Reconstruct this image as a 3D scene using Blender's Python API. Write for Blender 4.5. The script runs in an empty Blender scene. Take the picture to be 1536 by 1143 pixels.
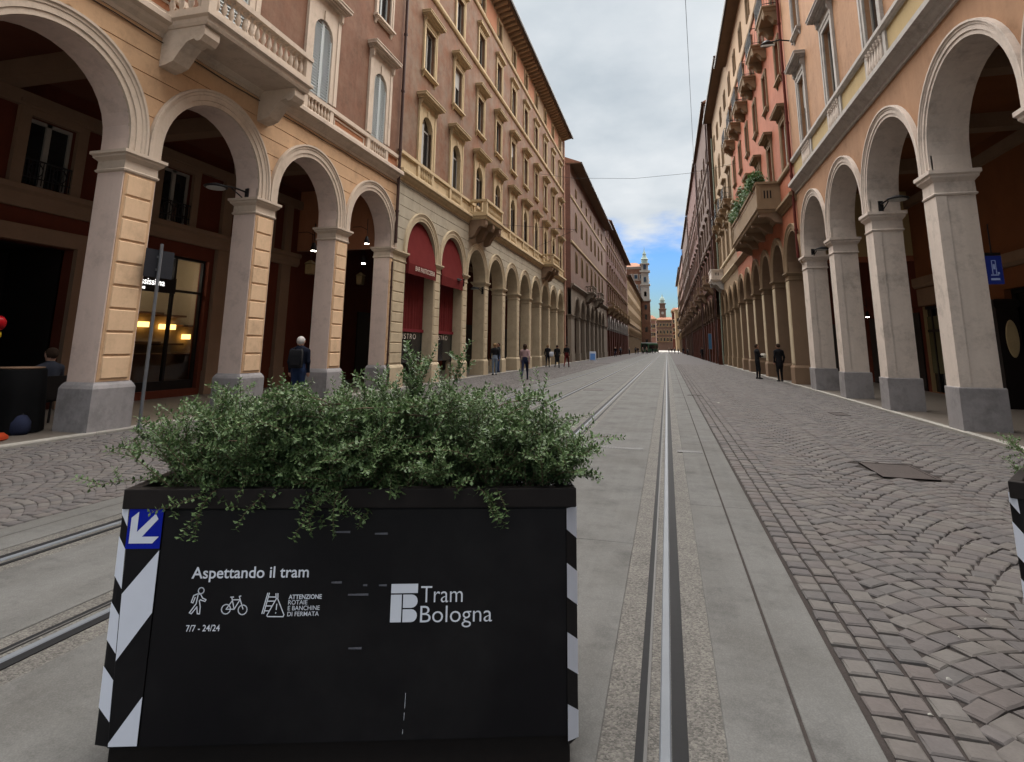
import bpy, math, random
import numpy as np
from mathutils import Matrix, Vector
random.seed(11); rng = np.random.default_rng(11)
PI = math.pi
SC = bpy.context.scene
COL = SC.collection

# ------------------------------------------------------------------ camera
CAM_H = 1.58
cd = bpy.data.cameras.new('camera'); cam = bpy.data.objects.new('camera', cd); COL.objects.link(cam)
pit, yaw, rol = 0.186692, -0.260591, 0.011126
fw = Vector((math.sin(yaw)*math.cos(pit), math.cos(yaw)*math.cos(pit), math.sin(pit)))
rt = Vector((math.cos(yaw), -math.sin(yaw), 0)); up = rt.cross(fw)
r2 = math.cos(rol)*rt + math.sin(rol)*up; u2 = -math.sin(rol)*rt + math.cos(rol)*up
cam.matrix_world = Matrix(((r2.x, u2.x, -fw.x, 0), (r2.y, u2.y, -fw.y, 0), (r2.z, u2.z, -fw.z, CAM_H), (0, 0, 0, 1)))
cd.sensor_fit = 'HORIZONTAL'; cd.sensor_width = 36; cd.lens = 862.349/1536*36
cd.shift_y = -(571.5-356.807)/1536
cd.clip_start = 0.05; cd.clip_end = 4000
SC.camera = cam

# ------------------------------------------------------------------ light and exposure
SUN_EL, SUN_AZ = math.radians(55), math.radians(-4)      # azimuth measured from +Y (down the street) towards +X
EXPO = 2.7
w = bpy.data.worlds.new('World'); SC.world = w; w.use_nodes = True
nt = w.node_tree; N = nt.nodes; LK = nt.links
bg = N['Background']; bg.inputs['Strength'].default_value = 0.1
sky = N.new('ShaderNodeTexSky'); sky.sky_type = 'NISHITA'; sky.sun_disc = False
sky.sun_elevation = SUN_EL; sky.sun_rotation = SUN_AZ
sky.air_density = 1.6; sky.dust_density = 0.5; sky.ozone_density = 2.5
tc = N.new('ShaderNodeTexCoord'); sx = N.new('ShaderNodeSeparateXYZ'); LK.new(tc.outputs['Generated'], sx.inputs[0])
def wmath(op, a, b=None, c=None):
    n = N.new('ShaderNodeMath'); n.operation = op
    for i, v in enumerate((a, b, c)):
        if v is None: continue
        if isinstance(v, (int, float)): n.inputs[i].default_value = v
        else: LK.new(v, n.inputs[i])
    return n.outputs[0]
zc = wmath('ADD', wmath('MAXIMUM', sx.outputs[2], 0.0), 0.22)
cx_ = wmath('DIVIDE', sx.outputs[0], zc); cy_ = wmath('DIVIDE', sx.outputs[1], zc)
cb = N.new('ShaderNodeCombineXYZ'); LK.new(cx_, cb.inputs[0]); LK.new(cy_, cb.inputs[1])
def wnoise(scale, detail, off, rough=0.55):
    mp = N.new('ShaderNodeMapping'); mp.inputs['Location'].default_value = off; LK.new(cb.outputs[0], mp.inputs[0])
    n = N.new('ShaderNodeTexNoise'); n.inputs['Scale'].default_value = scale; n.inputs['Detail'].default_value = detail
    n.inputs['Roughness'].default_value = rough; LK.new(mp.outputs[0], n.inputs['Vector']); return n.outputs['Fac']
n1 = wnoise(2.2, 6, (3.1, 1.7, 0)); n2 = wnoise(0.9, 3, (7.3, 2.2, 4))
cr = N.new('ShaderNodeValToRGB'); LK.new(wmath('ADD', wmath('MULTIPLY', n1, 0.65), wmath('MULTIPLY', n2, 0.35)), cr.inputs[0])
cr.color_ramp.elements[0].position = 0.36; cr.color_ramp.elements[0].color = (0.84, 0.94, 1.03, 1)
cr.color_ramp.elements[1].position = 0.60; cr.color_ramp.elements[1].color = (1.24, 1.30, 1.35, 1)
e = cr.color_ramp.elements.new(0.47); e.color = (1.03, 1.115, 1.19, 1)
mask = N.new('ShaderNodeMapRange'); mask.interpolation_type = 'SMOOTHSTEP'
LK.new(wmath('ADD', sx.outputs[2], wmath('MULTIPLY', wmath('SUBTRACT', n1, 0.5), 0.16)), mask.inputs['Value'])
mask.inputs['From Min'].default_value = 0.165; mask.inputs['From Max'].default_value = 0.215
mx = N.new('ShaderNodeMixRGB'); LK.new(mask.outputs[0], mx.inputs[0])
hs = N.new('ShaderNodeHueSaturation'); hs.inputs['Saturation'].default_value = 1.5; hs.inputs['Value'].default_value = 0.20
LK.new(sky.outputs[0], hs.inputs['Color'])
tn = N.new('ShaderNodeMixRGB'); tn.blend_type = 'MULTIPLY'; tn.inputs[0].default_value = 1; tn.inputs[2].default_value = (0.345, 0.525, 0.97, 1); LK.new(hs.outputs[0], tn.inputs[1])
LK.new(tn.outputs[0], mx.inputs[1]); LK.new(cr.outputs[0], mx.inputs[2]); LK.new(mx.outputs[0], bg.inputs['Color'])
sl = bpy.data.lights.new('sun', 'SUN'); so = bpy.data.objects.new('sun', sl); COL.objects.link(so)
sl.energy = 3.0; sl.angle = math.radians(125); sl.color = (1.0, 0.965, 0.92)
sd = Vector((math.sin(SUN_AZ)*math.cos(SUN_EL), math.cos(SUN_AZ)*math.cos(SUN_EL), math.sin(SUN_EL)))
so.rotation_euler = sd.to_track_quat('Z', 'Y').to_euler()
SC.view_settings.view_transform = 'Standard'; SC.view_settings.look = 'None'
SC.view_settings.exposure = EXPO; SC.view_settings.gamma = 1; SC.view_settings.use_curve_mapping = False

try:
    cy = SC.cycles; cy.max_bounces = 6; cy.diffuse_bounces = 4; cy.glossy_bounces = 2; cy.transmission_bounces = 2; cy.transparent_max_bounces = 4; cy.caustics_reflective = False; cy.caustics_refractive = False
except Exception: pass

# ------------------------------------------------------------------ material helpers
MATS = {}
def _new(name):
    m = bpy.data.materials.new(name); m.use_nodes = True
    t = m.node_tree; return m, t, t.nodes, t.links, t.nodes['Principled BSDF']
def surf(name, col, rough=0.85, var=0.15, scale=1.5, fine=18.0, streak=0.0, bump=0.15, metal=0.0, spec=0.10, stain=0.0, sscale=(4.5, 4.5, 0.22), col2=None, c2pos=0.62, bdist=0.006, speck=0.0):
    """painted / mineral surface: two noise scales in the colour, optional rain streaks and second tone, fine relief"""
    if name in MATS: return MATS[name]
    m, t, n, l, b = _new(name)
    g = n.new('ShaderNodeNewGeometry')
    def noise(s, d, vec=None, r=0.6):
        x = n.new('ShaderNodeTexNoise'); x.inputs['Scale'].default_value = s; x.inputs['Detail'].default_value = d; x.inputs['Roughness'].default_value = r
        l.new(vec or g.outputs['Position'], x.inputs['Vector']); return x.outputs['Fac']
    def mth(op, a, c):
        x = n.new('ShaderNodeMath'); x.operation = op
        for i, v in enumerate((a, c)):
            if isinstance(v, (int, float)): x.inputs[i].default_value = v
            else: l.new(v, x.inputs[i])
        return x.outputs[0]
    a = noise(scale, 4); f = noise(fine, 2)
    s = mth('ADD', mth('MULTIPLY', mth('SUBTRACT', a, 0.5), 2.6*var), mth('MULTIPLY', mth('SUBTRACT', f, 0.5), 1.3*var))
    if streak:
        mp = n.new('ShaderNodeMapping'); mp.inputs['Scale'].default_value = sscale; l.new(g.outputs['Position'], mp.inputs[0])
        k = noise(1.0, 3, mp.outputs[0]); s = mth('ADD', s, mth('MULTIPLY', mth('SUBTRACT', k, 0.52), 2.2*streak))
    if speck:
        v = n.new('ShaderNodeTexVoronoi'); v.inputs['Scale'].default_value = 140; l.new(g.outputs['Position'], v.inputs['Vector'])
        s = mth('ADD', s, mth('MULTIPLY', mth('SUBTRACT', v.outputs['Distance'], 0.45), speck))
    s = mth('ADD', s, 1.0)
    if stain:
        mr = n.new('ShaderNodeMapRange'); l.new(noise(1.9, 6, None, 0.76), mr.inputs[0]); mr.inputs[1].default_value = 0.50; mr.inputs[2].default_value = 0.70; mr.inputs[3].default_value = 1.0; mr.inputs[4].default_value = 1.0-stain
        s = mth('MULTIPLY', s, mr.outputs[0])
    base = n.new('ShaderNodeRGB'); base.outputs[0].default_value = (*col, 1); bc = base.outputs[0]
    if col2:
        mr = n.new('ShaderNodeMapRange'); l.new(noise(scale*0.7, 6, None, 0.7), mr.inputs[0]); mr.inputs[1].default_value = c2pos-0.12; mr.inputs[2].default_value = c2pos+0.12
        mm = n.new('ShaderNodeMixRGB'); l.new(mr.outputs[0], mm.inputs[0]); l.new(bc, mm.inputs[1]); mm.inputs[2].default_value = (*col2, 1); bc = mm.outputs[0]
    vm = n.new('ShaderNodeVectorMath'); vm.operation = 'SCALE'; l.new(bc, vm.inputs[0]); l.new(s, vm.inputs['Scale'])
    l.new(vm.outputs[0], b.inputs['Base Color'])
    b.inputs['Roughness'].default_value = rough; b.inputs['Metallic'].default_value = metal; b.inputs['Specular IOR Level'].default_value = spec
    if bump:
        bp = n.new('ShaderNodeBump'); bp.inputs['Strength'].default_value = bump; bp.inputs['Distance'].default_value = bdist
        l.new(f, bp.inputs['Height']); l.new(bp.outputs[0], b.inputs['Normal'])
    MATS[name] = m; return m
def emit(name, col, strength):
    if name in MATS: return MATS[name]
    m, t, n, l, b = _new(name)
    b.inputs['Base Color'].default_value = (*col, 1); b.inputs['Emission Color'].default_value = (*col, 1); b.inputs['Emission Strength'].default_value = strength
    MATS[name] = m; return m
def brick(name, c1, c2, mortar, scale=1.0):
    if name in MATS: return MATS[name]
    m, t, n, l, b = _new(name)
    g = n.new('ShaderNodeNewGeometry'); sp = n.new('ShaderNodeSeparateXYZ'); l.new(g.outputs['Position'], sp.inputs[0])
    ad = n.new('ShaderNodeMath'); ad.operation = 'ADD'; l.new(sp.outputs[0], ad.inputs[0]); l.new(sp.outputs[1], ad.inputs[1])
    cbn = n.new('ShaderNodeCombineXYZ'); l.new(ad.outputs[0], cbn.inputs[0]); l.new(sp.outputs[2], cbn.inputs[1])
    bt = n.new('ShaderNodeTexBrick'); l.new(cbn.outputs[0], bt.inputs['Vector']); bt.inputs['Scale'].default_value = 3.4*scale
    bt.inputs['Color1'].default_value = (*c1, 1); bt.inputs['Color2'].default_value = (*c2, 1); bt.inputs['Mortar'].default_value = (*mortar, 1)
    bt.inputs['Mortar Size'].default_value = 0.025; bt.inputs['Bias'].default_value = 0.1
    no = n.new('ShaderNodeTexNoise'); no.inputs['Scale'].default_value = 0.8; no.inputs['Detail'].default_value = 6; l.new(g.outputs['Position'], no.inputs['Vector'])
    mr = n.new('ShaderNodeMapRange'); l.new(no.outputs['Fac'], mr.inputs[0]); mr.inputs[1].default_value = .3; mr.inputs[2].default_value = .7; mr.inputs[3].default_value = 0.75; mr.inputs[4].default_value = 1.2
    vm = n.new('ShaderNodeVectorMath'); vm.operation = 'SCALE'; l.new(bt.outputs['Color'], vm.inputs[0]); l.new(mr.outputs[0], vm.inputs['Scale'])
    l.new(vm.outputs[0], b.inputs['Base Color']); b.inputs['Roughness'].default_value = 0.9
    MATS[name] = m; return m

def pebbles(name):
    m, t, n, l, b = _new(name)
    g = n.new('ShaderNodeNewGeometry'); v = n.new('ShaderNodeTexVoronoi'); v.inputs['Scale'].default_value = 105; l.new(g.outputs['Position'], v.inputs['Vector'])
    no = n.new('ShaderNodeTexNoise'); no.inputs['Scale'].default_value = 4; no.inputs['Detail'].default_value = 4; l.new(g.outputs['Position'], no.inputs['Vector'])
    sp = n.new('ShaderNodeSeparateColor'); l.new(v.outputs['Color'], sp.inputs[0])
    ad = n.new('ShaderNodeMath'); ad.operation = 'MULTIPLY_ADD'; l.new(no.outputs['Fac'], ad.inputs[0]); ad.inputs[1].default_value = .9; ad.inputs[2].default_value = -.45
    sm = n.new('ShaderNodeMath'); sm.operation = 'ADD'; l.new(sp.outputs[0], sm.inputs[0]); l.new(ad.outputs[0], sm.inputs[1])
    cr = n.new('ShaderNodeValToRGB'); l.new(sm.outputs[0], cr.inputs[0]); e0, e1 = cr.color_ramp.elements
    e0.position = .0; e0.color = (.040,.036,.032,1); e1.position = 1.0; e1.color = (.125,.116,.102,1); e = cr.color_ramp.elements.new(.5); e.color = (.078,.072,.064,1)
    l.new(cr.outputs[0], b.inputs['Base Color']); b.inputs['Roughness'].default_value = .85
    bp = n.new('ShaderNodeBump'); bp.inputs['Strength'].default_value = .7; bp.inputs['Distance'].default_value = .006; bp.invert = True; l.new(v.outputs['Distance'], bp.inputs['Height']); l.new(bp.outputs[0], b.inputs['Normal'])
    MATS[name] = m; return m
# stone, stucco, paint (base colours; ground and far walls darkened to suit the exposure)
M_TAUPE  = surf('taupe_stucco', stain=0.22, col=(0.60, 0.475, 0.415), var=0.07, streak=0.08, bump=0.1)
M_TRIM   = surf('trim_stucco', stain=0.22, col=(0.50, 0.41, 0.33), var=0.09, streak=0.10)
M_TAN    = surf('tan_stucco', stain=0.22, col=(0.50, 0.325, 0.195), var=0.10, streak=0.10, scale=0.9)
M_BLOCK  = surf('block_stucco', stain=0.22, col=(0.62, 0.43, 0.275), var=0.10, streak=0.08, scale=2.2)
M_PLINTH = surf('plinth_stone', stain=0.3, col=(0.25, 0.235, 0.235), var=0.14, streak=0.10, scale=2.5, col2=(0.17, 0.16, 0.16))
M_RBROWN = surf('redbrown_stucco', stain=0.22, col=(0.168, 0.085, 0.055), var=0.20, streak=0.16, scale=1.3, fine=9, col2=(0.195, 0.115, 0.078), c2pos=0.55)
M_B2WALL = surf('mauve_brown_stucco', stain=0.22, col=(0.185, 0.090, 0.053), var=0.20, streak=0.16, scale=1.3, fine=9, col2=(0.20, 0.138, 0.098), c2pos=0.50)
M_ORANGE = surf('orange_panel', (0.34, 0.15, 0.08), var=0.1, streak=0.1)
M_SAND   = surf('sand_stucco', stain=0.22, col=(0.45, 0.365, 0.25), var=0.10, streak=0.10)
M_SANDST = surf('sand_course', stain=0.22, col=(0.37, 0.325, 0.25), var=0.10, streak=0.12)
M_FOCHRE = surf('far_ochre', (0.24, 0.165, 0.092), var=0.14, streak=0.14)
M_ATTIC  = surf('attic_stucco', (0.30, 0.205, 0.128), var=0.12, streak=0.14, stain=0.2)
M_OCHRE  = surf('ochre_trim', stain=0.22, col=(0.47, 0.36, 0.22), var=0.10, streak=0.12)
M_BROWNST = surf('brown_stucco', (0.21, 0.14, 0.092), var=0.12, streak=0.1)  # one even brown for pillars, brackets, beams and troughs
M_GREYST = surf('grey_stone', stain=0.3, col=(0.55, 0.475, 0.415), var=0.10, streak=0.12, scale=1.8)
M_GREYT  = surf('grey_trim', stain=0.3, col=(0.37, 0.345, 0.32), var=0.10, streak=0.14)
M_PEACH  = surf('peach_stucco', stain=0.22, col=(0.335, 0.195, 0.116), var=0.13, streak=0.14, scale=1.1, fine=8)
M_YELLOW = surf('yellow_stucco', (0.38, 0.285, 0.145), var=0.08, streak=0.08)
M_SALMON = surf('salmon_stucco', stain=0.22, col=(0.30, 0.108, 0.062), var=0.18, streak=0.16, scale=1.2, fine=8)
M_BEIGE  = surf('beige_stucco', (0.225, 0.158, 0.098), var=0.12, streak=0.15)
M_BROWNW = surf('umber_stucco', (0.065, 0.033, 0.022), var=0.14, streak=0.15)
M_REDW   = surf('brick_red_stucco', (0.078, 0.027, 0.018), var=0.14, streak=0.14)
M_BRICK  = brick('red_brick', (0.155, 0.058, 0.036), (0.12, 0.044, 0.027), (0.15, 0.095, 0.07))
M_BRICK2 = brick('tan_brick', (0.150, 0.064, 0.036), (0.120, 0.048, 0.027), (0.14, 0.085, 0.056))
M_DARKST = surf('weathered_stone', (0.19, 0.155, 0.122), var=0.14, streak=0.16)
M_STONEW = surf('white_stone', (0.24, 0.228, 0.205), var=0.14, streak=0.1)
M_EAVE   = surf('eave_wood', (0.13, 0.085, 0.058), var=0.2, rough=0.8)
M_ROOF   = surf('roof_tile', (0.24, 0.12, 0.08), var=0.25, scale=4)
M_GUTTER = surf('gutter_metal', (0.045, 0.034, 0.03), rough=0.5, var=0.2)
M_PIPE   = surf('drainpipe_metal', (0.06, 0.035, 0.03), rough=0.5, var=0.2)
M_GLASS  = surf('window_glass', (0.014, 0.015, 0.017), rough=0.1, var=0.2, bump=0, spec=0.6)
M_CASE   = surf('casement_paint', (0.30, 0.28, 0.25), rough=0.5, var=0.1)
M_BLIND  = surf('pale_blind', (0.42, 0.42, 0.40), rough=0.8, var=0.1)
M_SHUT   = surf('grey_shutter', (0.44, 0.47, 0.47), rough=0.6, var=0.08)
M_SHUTD  = surf('dark_shutter', (0.08, 0.062, 0.05), rough=0.6, var=0.15)
M_IRON   = surf('wrought_iron', (0.018, 0.017, 0.018), rough=0.5, var=0.2)
M_MARBLE = surf('kerb_marble', stain=0.22, col=(0.26, 0.245, 0.22), var=0.12, scale=4)
M_PFLOOR = surf('portico_terrazzo', (0.105, 0.090, 0.076), rough=0.45, var=0.12, scale=2, speck=0.3)
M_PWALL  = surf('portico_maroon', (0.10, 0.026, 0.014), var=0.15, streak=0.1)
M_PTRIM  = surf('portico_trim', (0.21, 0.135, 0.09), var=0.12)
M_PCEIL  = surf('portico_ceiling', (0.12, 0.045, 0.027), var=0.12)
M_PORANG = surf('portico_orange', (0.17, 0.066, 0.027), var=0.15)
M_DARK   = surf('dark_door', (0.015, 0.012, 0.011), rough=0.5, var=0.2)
M_MAROON = surf('maroon_canvas', (0.115, 0.020, 0.019), rough=1.0, var=0.14, scale=2, fine=60, bump=0.2, spec=0.02)
M_LETTER = surf('pale_lettering', (0.62, 0.55, 0.47), var=0.05, bump=0)
M_CONC   = surf('tram_concrete', (0.105, 0.103, 0.099), rough=0.85, var=0.10, scale=1.1, fine=30, bump=0.3, bdist=0.003, col2=(0.080, 0.077, 0.072), c2pos=0.56, speck=0.35, stain=0.30, streak=0.15, sscale=(7.0, 0.16, 1.0))
M_AGG    = pebbles('exposed_aggregate')
M_STEEL  = surf('rail_steel', (0.125, 0.135, 0.15), rough=0.6, metal=0.1, var=0.12, scale=3, fine=90, bump=0.05)
M_LIP    = surf('rail_lip', (0.075, 0.073, 0.071), rough=0.6, metal=0.2, var=0.2)
M_RUBBER = surf('rail_rubber', (0.013, 0.013, 0.014), rough=0.75, var=0.14)
M_GROOVE = surf('groove_dirt', (0.048, 0.031, 0.021), rough=0.95, var=0.5, scale=9, fine=60, bump=0.8, bdist=0.01)
M_DEBRIS = surf('leaf_litter', (0.17, 0.115, 0.06), rough=0.95, var=0.5, scale=30)
M_JOINT  = surf('sett_joint', (0.036, 0.030, 0.028), rough=1.0, var=0.3, scale=6, fine=90, bump=0.6)
M_GROUND = surf('far_ground', (0.20, 0.185, 0.17), var=0.15)
M_CASTI  = surf('cast_iron', (0.050, 0.040, 0.037), rough=0.6, var=0.25, scale=6, fine=60, bump=0.6)
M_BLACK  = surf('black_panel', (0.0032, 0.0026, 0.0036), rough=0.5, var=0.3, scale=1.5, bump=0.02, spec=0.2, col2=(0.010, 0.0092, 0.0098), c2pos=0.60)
M_RIM    = surf('planter_rim', (0.016, 0.013, 0.0125), rough=0.5, var=0.25, scale=5)
M_WHITE  = surf('white_film', (0.56, 0.58, 0.65), rough=0.4, var=0.05, bump=0)
M_PRINT  = surf('white_print', (0.62, 0.64, 0.70), rough=0.5, var=0.03, bump=0)
M_GREYP  = surf('scuff_grey', (0.10, 0.10, 0.115), rough=0.6, var=0.2, bump=0)
M_BLUE   = surf('blue_film', (0.004, 0.012, 0.26), rough=0.4, var=0.04, bump=0)
M_SOIL   = surf('soil', (0.030, 0.022, 0.016), var=0.4, scale=12, bump=1.0)
M_POLE   = surf('galvanised_steel', (0.14, 0.145, 0.155), rough=0.5, metal=0.5, var=0.2, scale=5)
M_SIGNB  = surf('sign_back', (0.022, 0.023, 0.028), rough=0.5, var=0.1)
M_SKIN   = surf('skin', (0.42, 0.24, 0.17), rough=0.6, var=0.06)

def leafmat(name, c1, c2, c3, fscale=90):
    m, t, n, l, b = _new(name)
    g = n.new('ShaderNodeNewGeometry'); no = n.new('ShaderNodeTexNoise'); no.inputs['Scale'].default_value = fscale; no.inputs['Detail'].default_value = 1; l.new(g.outputs['Position'], no.inputs['Vector'])
    cr = n.new('ShaderNodeValToRGB'); l.new(no.outputs['Fac'], cr.inputs[0]); e0, e1 = cr.color_ramp.elements
    e0.position = 0.30; e0.color = (*c1, 1); e1.position = 0.72; e1.color = (*c3, 1); em = cr.color_ramp.elements.new(0.5); em.color = (*c2, 1)
    l.new(cr.outputs[0], b.inputs['Base Color']); b.inputs['Roughness'].default_value = 0.5; b.inputs['Specular IOR Level'].default_value = 0.28
    tr = n.new('ShaderNodeBsdfTranslucent'); l.new(cr.outputs[0], tr.inputs['Color']); ms = n.new('ShaderNodeMixShader'); ms.inputs[0].default_value = 0.22
    l.new(b.outputs[0], ms.inputs[1]); l.new(tr.outputs[0], ms.inputs[2]); l.new(ms.outputs[0], n['Material Output'].inputs['Surface'])
    return m
M_LEAF = leafmat('cotoneaster_leaf', (0.022, 0.046, 0.013), (0.070, 0.118, 0.042), (0.150, 0.210, 0.095))
M_LEAF2 = leafmat('balcony_leaf', (0.02, 0.05, 0.012), (0.045, 0.10, 0.025), (0.09, 0.16, 0.05), 20)
M_TWIG = surf('twig_bark', (0.085, 0.062, 0.042), var=0.25, scale=20)

# ------------------------------------------------------------------ mesh helpers
class MB:
    def __init__(s): s.v = []; s.f = []; s.m = []; s.k = 0
    def add(s, vs, fs):
        o = len(s.v); s.v += [tuple(p) for p in vs]
        for f in fs: s.f.append(tuple(o+i for i in f)); s.m.append(s.k)
    def box(s, x0, x1, y0, y1, z0, z1):
        s.add([(x0,y0,z0),(x1,y0,z0),(x1,y1,z0),(x0,y1,z0),(x0,y0,z1),(x1,y0,z1),(x1,y1,z1),(x0,y1,z1)],
              [(0,3,2,1),(4,5,6,7),(0,1,5,4),(1,2,6,5),(2,3,7,6),(3,0,4,7)])
    def quad(s, a, b, c, d): s.add([a, b, c, d], [(0,1,2,3)])
    def prism_y(s, prof, y0, y1):              # closed profile of (x, z) extruded along y
        n = len(prof); s.add([(x,y0,z) for x,z in prof]+[(x,y1,z) for x,z in prof],
            [tuple(range(n-1,-1,-1)), tuple(range(n,2*n))]+[(i,(i+1)%n,n+(i+1)%n,n+i) for i in range(n)])
    def prism_z(s, prof, z0, z1):              # closed (x, y)
        n = len(prof); s.add([(x,y,z0) for x,y in prof]+[(x,y,z1) for x,y in prof],
            [tuple(range(n-1,-1,-1)), tuple(range(n,2*n))]+[(i,(i+1)%n,n+(i+1)%n,n+i) for i in range(n)])
    def prism_x(s, prof, x0, x1):              # closed (y, z)
        n = len(prof); s.add([(x0,y,z) for y,z in prof]+[(x1,y,z) for y,z in prof],
            [tuple(range(n-1,-1,-1)), tuple(range(n,2*n))]+[(i,(i+1)%n,n+(i+1)%n,n+i) for i in range(n)])
    def stack(s, x0, x1, y0, y1, prof):        # rectangular rings, prof = [(projection, z)...]
        vs = []; 
        for p, z in prof: vs += [(x0-p,y0-p,z),(x1+p,y0-p,z),(x1+p,y1+p,z),(x0-p,y1+p,z)]
        fs = [(3,2,1,0)]; n = len(prof)
        for i in range(n-1):
            for j in range(4): fs.append((4*i+j, 4*i+(j+1)%4, 4*i+4+(j+1)%4, 4*i+4+j))
        fs.append(tuple(4*(n-1)+j for j in range(4))); s.add(vs, fs)
    def lathe(s, prof, n=10, cx=0, cy=0, cz=0, sy=1.0):
        vs = [(cx+r*math.cos(2*PI*j/n), cy+sy*r*math.sin(2*PI*j/n), cz+z) for r, z in prof for j in range(n)]
        fs = [(i*n+j, i*n+(j+1)%n, (i+1)*n+(j+1)%n, (i+1)*n+j) for i in range(len(prof)-1) for j in range(n)]
        fs += [tuple(range(n-1,-1,-1)), tuple((len(prof)-1)*n+j for j in range(n))]; s.add(vs, fs)
    def tube(s, pts, r, n=6):
        pts = [Vector(p) for p in pts]; vs = []; fs = []
        for i, p in enumerate(pts):
            d = (pts[min(i+1,len(pts)-1)]-pts[max(i-1,0)]).normalized()
            a = d.orthogonal().normalized() if abs(d.z) > 0.95 else d.cross(Vector((0,0,1))).normalized()
            b = d.cross(a); rr = r[i] if isinstance(r, (list, tuple)) else r
            for j in range(n):
                q = p+(a*math.cos(2*PI*j/n)+b*math.sin(2*PI*j/n))*rr; vs.append(tuple(q))
        for i in range(len(pts)-1):
            for j in range(n): fs.append((i*n+j, i*n+(j+1)%n, (i+1)*n+(j+1)%n, (i+1)*n+j))
        fs += [tuple(range(n-1,-1,-1)), tuple((len(pts)-1)*n+j for j in range(n))]; s.add(vs, fs)
    def mesh(s, name, mats=None, smooth=None):
        me = bpy.data.meshes.new(name); me.from_pydata(s.v, [], s.f)
        for m in (mats if isinstance(mats, (list, tuple)) else [mats] if mats else []): me.materials.append(m)
        if any(s.m): me.polygons.foreach_set('material_index', s.m)
        if smooth is not None:
            me.polygons.foreach_set('use_smooth', [True]*len(s.f)); me.set_sharp_from_angle(angle=math.radians(smooth))
        me.update(); return me
def obj(name, me, parent=None, loc=(0,0,0), rot=(0,0,0), mats=None, smooth=None, scale=None):
    if isinstance(me, MB): me = me.mesh(name, mats, smooth)
    o = bpy.data.objects.new(name, me); COL.objects.link(o)
    if parent: o.parent = parent
    o.location = loc
    if rot != (0,0,0): o.rotation_euler = rot
    if scale: o.scale = scale
    return o
def tag(o, label=None, cat=None, group=None, kind=None):
    for k, v in (('label', label), ('category', cat), ('group', group), ('kind', kind)):
        if v: o[k] = v
    return o
def empty(name, loc=(0,0,0), rz=0):
    o = bpy.data.objects.new(name, None); COL.objects.link(o); o.location = loc; o.rotation_euler = (0,0,rz); o.empty_display_size = .3; return o
def copy_tree(o, parent=None):
    c = o.copy(); COL.objects.link(c); c.parent = parent
    for ch in o.children: copy_tree(ch, c)
    return c
def boxobj(name, b, mat, parent=None, loc=(0,0,0)):
    m = MB(); m.box(*b); return obj(name, m, parent, loc, mats=mat)
def text_mesh(body, size, mat, depth=0.001, align='LEFT', sx=1.0, offset=0.0, spacing=1.0):
    cu = bpy.data.curves.new('lettering', 'FONT'); cu.body = body; cu.size = size; cu.extrude = depth; cu.align_x = align; cu.offset = offset; cu.space_character = spacing; cu.resolution_u = 4
    o = bpy.data.objects.new('lettering', cu); COL.objects.link(o)
    dg = bpy.context.evaluated_depsgraph_get(); me = bpy.data.meshes.new_from_object(o.evaluated_get(dg))
    bpy.data.objects.remove(o); bpy.data.curves.remove(cu)
    me.transform(Matrix.Diagonal((sx, 1, 1, 1))); me.materials.clear(); me.materials.append(mat); return me

XL, XR = -9.68, 5.62

# ------------------------------------------------------------------ ground, tram bed, setts
boxobj('ground', (-1500, 1500, -300, 2500, -1.0, -0.06), M_GROUND)['kind'] = 'structure'
SLX0, SLX1 = -5.56, 0.78
tb = boxobj('tram_bed', (SLX0, SLX1, -6, 230, -0.5, -0.007), M_AGG); tb['kind'] = 'structure'
RX = [-4.79, -3.30, -1.69, -0.065]
bands = [(-5.56,-5.345),(-5.33,-5.02),(-4.55,-3.54),(-3.06,-1.93),(-1.47,-0.325),(0.175,0.492),(0.508,0.78)]
slab_cache = {}
for bi, (a, b) in enumerate(bands):
    y = -6.0; k = 0
    while y < 90:
        ln = (4.2 if bi in (5, 6) else 5.6); y1 = min(y+ln, 90)
        key = (bi, round(y1-y, 2))
        if key not in slab_cache:
            m = MB(); c = .004; L = y1-y-0.005
            m.add([(a,0,-.1),(b,0,-.1),(b,L,-.1),(a,L,-.1),(a,0,-c),(b,0,-c),(b,L,-c),(a,L,-c),(a+c,c,0),(b-c,c,0),(b-c,L-c,0),(a+c,L-c,0)],
                  [(0,1,5,4),(1,2,6,5),(2,3,7,6),(3,0,4,7),(4,5,9,8),(5,6,10,9),(6,7,11,10),(7,4,8,11),(8,9,10,11)])
            slab_cache[key] = m.mesh('concrete_slab', M_CONC)
        obj('concrete_slab', slab_cache[key], tb, (0, y, 0)); y = y1
    m = MB(); m.box(a, b, 90, 230, -.1, 0); obj('concrete_slab', m, tb, mats=M_CONC)
for a, b in ((.492,.508),(-5.345,-5.33)): boxobj('joint_filler', (a, b, -6, 90, -.1, -.003), M_JOINT, tb)
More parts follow.
